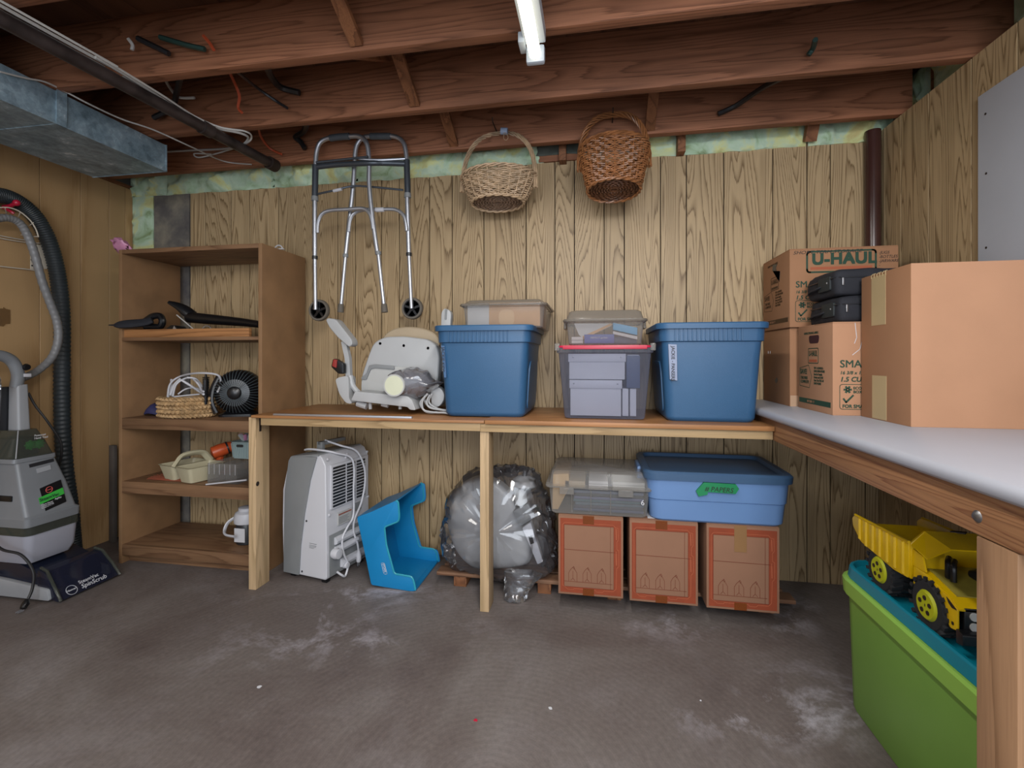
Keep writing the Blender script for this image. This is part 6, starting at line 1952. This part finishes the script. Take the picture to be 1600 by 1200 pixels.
build('side_slot', MB().box(-2.66, -2.50, 1.648, 1.68, .435, .46), M_black, K, bevel=.004, **wd)
gm = plain('bright green gears', '#1fae3c', .5, var=.05)
for k in range(2):
    cg = (-2.538, 1.745 + .034 * k, .665)
    mb = MB().lathe([(.001, .008), (.012, .008), (.018, .004), (.018, -.004), (.001, -.006)], 16, cg, 'x')
    for j in range(8):
        a_ = j * PI / 4
        mb.box(cg[0] - .003, cg[0] + .006, cg[1] + .019 * math.cos(a_) - .003, cg[1] + .019 * math.cos(a_) + .003, cg[2] + .019 * math.sin(a_) - .003, cg[2] + .019 * math.sin(a_) + .003)
    build('green_gear', mb, gm, K, **wd)
o = lettering('Powered\nHand Tool', .0125, M_paper, K, (-2.508 - K.location.x, 1.74 - K.location.y, .705), 'right', bold=.0002)
# column and handle
build('handle_column', MB().rings([rect_ring(.735, -2.64, -2.575, 1.725, 1.775, .01), rect_ring(.94, -2.64, -2.585, 1.728, 1.772, .01)]), M_hlite, K, **wd)
build('column_back', MB().rings([rect_ring(.735, -2.70, -2.641, 1.69, 1.77, .012), rect_ring(.93, -2.70, -2.641, 1.70, 1.77, .012)]), M_dark, K, **wd)
build('handle_loop', MB().tube(smooth_path([(-2.61, 1.74, .93), (-2.60, 1.74, .99), (-2.60, 1.715, 1.05), (-2.60, 1.66, 1.075), (-2.60, 1.59, 1.06), (-2.60, 1.55, .99)], 6), .024, 12), M_hgrey, K, **wd)
build('hose_socket', MB().lathe([(.001, .01), (.012, .01), (.016, .0), (.001, 0)], 14, (-2.575, 1.755, 1.02), 'x'), M_black, K, **wd)
build('socket_label', MB().box(-2.577, -2.571, 1.745, 1.772, .975, .99), M_white, K, bevel=.001, **wd)
mb = MB().rings([[Vector((-2.58 + .02 * math.sin(a_), 1.60 + .10 * k / 6 - .05 + .0 * a_, .93 + .035 * k / 6 + .04 * math.cos(a_))) for a_ in [2 * PI * j / 16 for j in range(16)]] for k in range(7)] + [])
crumple('cord_bag', mb, M_film, K, .012, 22, 6)
build('power_cord', MB().tube(smooth_path([(-2.60, 1.78, .90), (-2.59, 1.80, .84), (-2.56, 1.83, .76), (-2.54, 1.87, .66), (-2.55, 1.88, .58), (-2.58, 1.88, .50)], 6), .005, 8), M_bcable, K, **wd)
build('power_cord', MB().tube(smooth_path([(-2.62, 1.64, .90), (-2.60, 1.63, .70), (-2.60, 1.62, .5), (-2.58, 1.62, .32), (-2.5, 1.61, .25), (-2.42, 1.63, .22), (-2.37, 1.64, .15), (-2.36, 1.63, .08), (-2.36, 1.61, .035)], 6), .0055, 8), M_bcable, K, **wd)
build('power_cord', MB().tube(smooth_path([(-2.64, 1.66, .93), (-2.63, 1.64, .8), (-2.62, 1.64, .6), (-2.62, 1.645, .45)], 6), .006, 8), M_bcable, K, **wd)
build('plug', MB().tube([(-2.36, 1.61, .045), (-2.355, 1.602, .03), (-2.35, 1.59, .018)], [.008, .014, .011], 10), M_black, K, **wd)
for s in (-1, 1):
    build('prong', MB().box(-2.35 + s * .005 - .001, -2.35 + s * .005 + .001, 1.568, 1.59, .008, .014), M_alu, K, **wd)

# ------------------------------------------------------------------ hoses on the left wall
def wall_pts(pts, X):
    return [at(p[0], p[1], X=X) for p in pts]


hz = smooth_path(wall_pts([(-60, 330), (-25, 308), (5, 306), (32, 318), (56, 340), (74, 372), (86, 410), (93, 450), (97, 500), (97, 560), (97, 620), (98, 680), (103, 740), (110, 790), (114, 835), (116, 862)], XL + .045), 36)
rad = [.032 + (.0032 if k % 4 < 2 else 0) for k in range(len(hz))]
tag(build('corrugated_hose', MB().tube(hz, rad, 16), M_hose, ang=60), 'fat black corrugated hose hanging in an arch on the left wall', 'hose')
hz = smooth_path(wall_pts([(-30, 352), (-5, 342), (15, 341), (32, 350), (45, 372), (55, 400), (66, 440), (79, 475), (89, 503), (91, 530), (82, 557), (62, 577), (42, 588), (30, 592)], XL + .12), 14)
rad = [.0165 + (.0012 if k % 4 < 2 else 0) for k in range(len(hz))]
tag(build('grey_hose', MB().tube(hz, rad, 12), plain('grey vinyl hose', '#797a7c', .4, var=.06), ang=60), 'thin grey hose looped over the wire hose rack down to the carpet cleaner', 'hose')
# white wire rack
Rk = thing('wire_hose_rack', 'white wire hose rack screwed to the left wall behind the grey hose', 'rack', (XL, 1.8, 1.6))
XW = XL + .03


def wire(name, pts, X=XW, r=.0028, n=5):
    return build(name, MB().tube(smooth_path(wall_pts(pts, X), n), r, 6), M_rack, Rk, world=True)


wire('arc_wire', [(-40, 342), (-15, 328), (8, 324), (28, 329), (46, 343), (56, 358), (60, 370)], XL + .16)
for pts in ([(8, 325), (10, 335), (8, 342)], [(32, 331), (28, 340), (21, 345)], [(52, 348), (44, 353), (30, 354)], [(60, 370), (48, 369), (33, 367)]):
    p0, p1, p2 = pts
    a_, b_, c_ = at(*p0, X=XL + .16), at(*p1, X=XL + .10), at(*p2, X=XL + .03)
    build('cross_wire', MB().tube(smooth_path([a_, b_, c_], 5), .0022, 6), M_rack, Rk, world=True)
wire('shelf_wire', [(-40, 356), (0, 368), (43, 376)], XL + .012)
wire('shelf_wire', [(-40, 360), (0, 372), (43, 379), (66, 380)], XL + .012)
wire('shelf_wire', [(-40, 409), (0, 416), (45, 421), (62, 424)], XL + .012)
pl = [at(p[0], p[1], X=XL + .003) for p in ((47, 381), (70, 384), (76, 420), (47, 421))]
build('wall_bracket', MB().rings([pl, [p + Vector((.003, 0, 0)) for p in pl]]), M_rack, Rk, world=True)
for q in ((49, 395), (49, 406), (50, 415), (70, 399)):
    p = at(q[0], q[1], X=XL + .006)
    build('screw', MB().lathe([(.001, .003), (.004, .002), (.004, 0)], 8, (XL + .006, p.y, p.z), 'x'), M_dark, Rk, world=True)
p = at(76, 406, X=XL + .02)
build('knob', MB().ball(p, .008, 10), M_rack, Rk, world=True)
p0, p1 = at(6, 323, X=XL + .02), at(26, 317, X=XL + .1)
hk = thing('coat_hook', 'red double hook inside the arch of the black corrugated hose', 'hook', (XL, p1.y, p1.z))
build('hook_arm', MB().tube([p0, p0 * .5 + p1 * .5 + Vector((0, 0, -.006)), p1], .009, 10), M_red, hk, world=True)
build('hook_ball', MB().ball(p1, .015, 12), M_red, hk, world=True)
build('lower_hook', MB().tube(smooth_path([at(4, 324, X=XL + .02), at(16, 330, X=XL + .06), at(22, 334, X=XL + .07)], 4), .007, 8), M_red, hk, world=True)
pl = [at(p[0], p[1], X=XL + .001) for p in ((-8, 482), (5, 482), (5, 480), (9, 483), (15, 484), (15, 506), (8, 506), (5, 510), (-8, 508))]
tag(build('wall_patch', MB().rings([pl, [p + Vector((.003, 0, 0)) for p in pl]]), plain('dark brown patch', '#6b4f2e', .6, var=.2)), 'small dark brown latch plate on the left wall above the carpet cleaner', 'plate')

# small litter on the floor
for (px, py, lab, m_, r_) in ((405, 1074, 'small white flake on the concrete left of centre', M_paper, .008), (860, 1107, 'white chip on the concrete near the lower edge', M_paper, .007), (743, 1126, 'tiny red scrap on the concrete near the lower edge', M_red, .006), (1095, 1095, 'tiny white speck on the concrete before the green tote', M_paper, .003)):
    p = at(px, py, Z=0)
    rg = random.Random(px)
    mb = MB().prism([(p.x + r_ * rg.uniform(.6, 1.3) * math.cos(a_), p.y + r_ * rg.uniform(.5, 1.1) * math.sin(a_)) for a_ in [2 * PI * k / 7 for k in range(7)]], 'z', .0002, .002)
    tag(build('paint_flake' if m_ is M_paper else 'red_scrap', mb, m_), lab, 'flake')
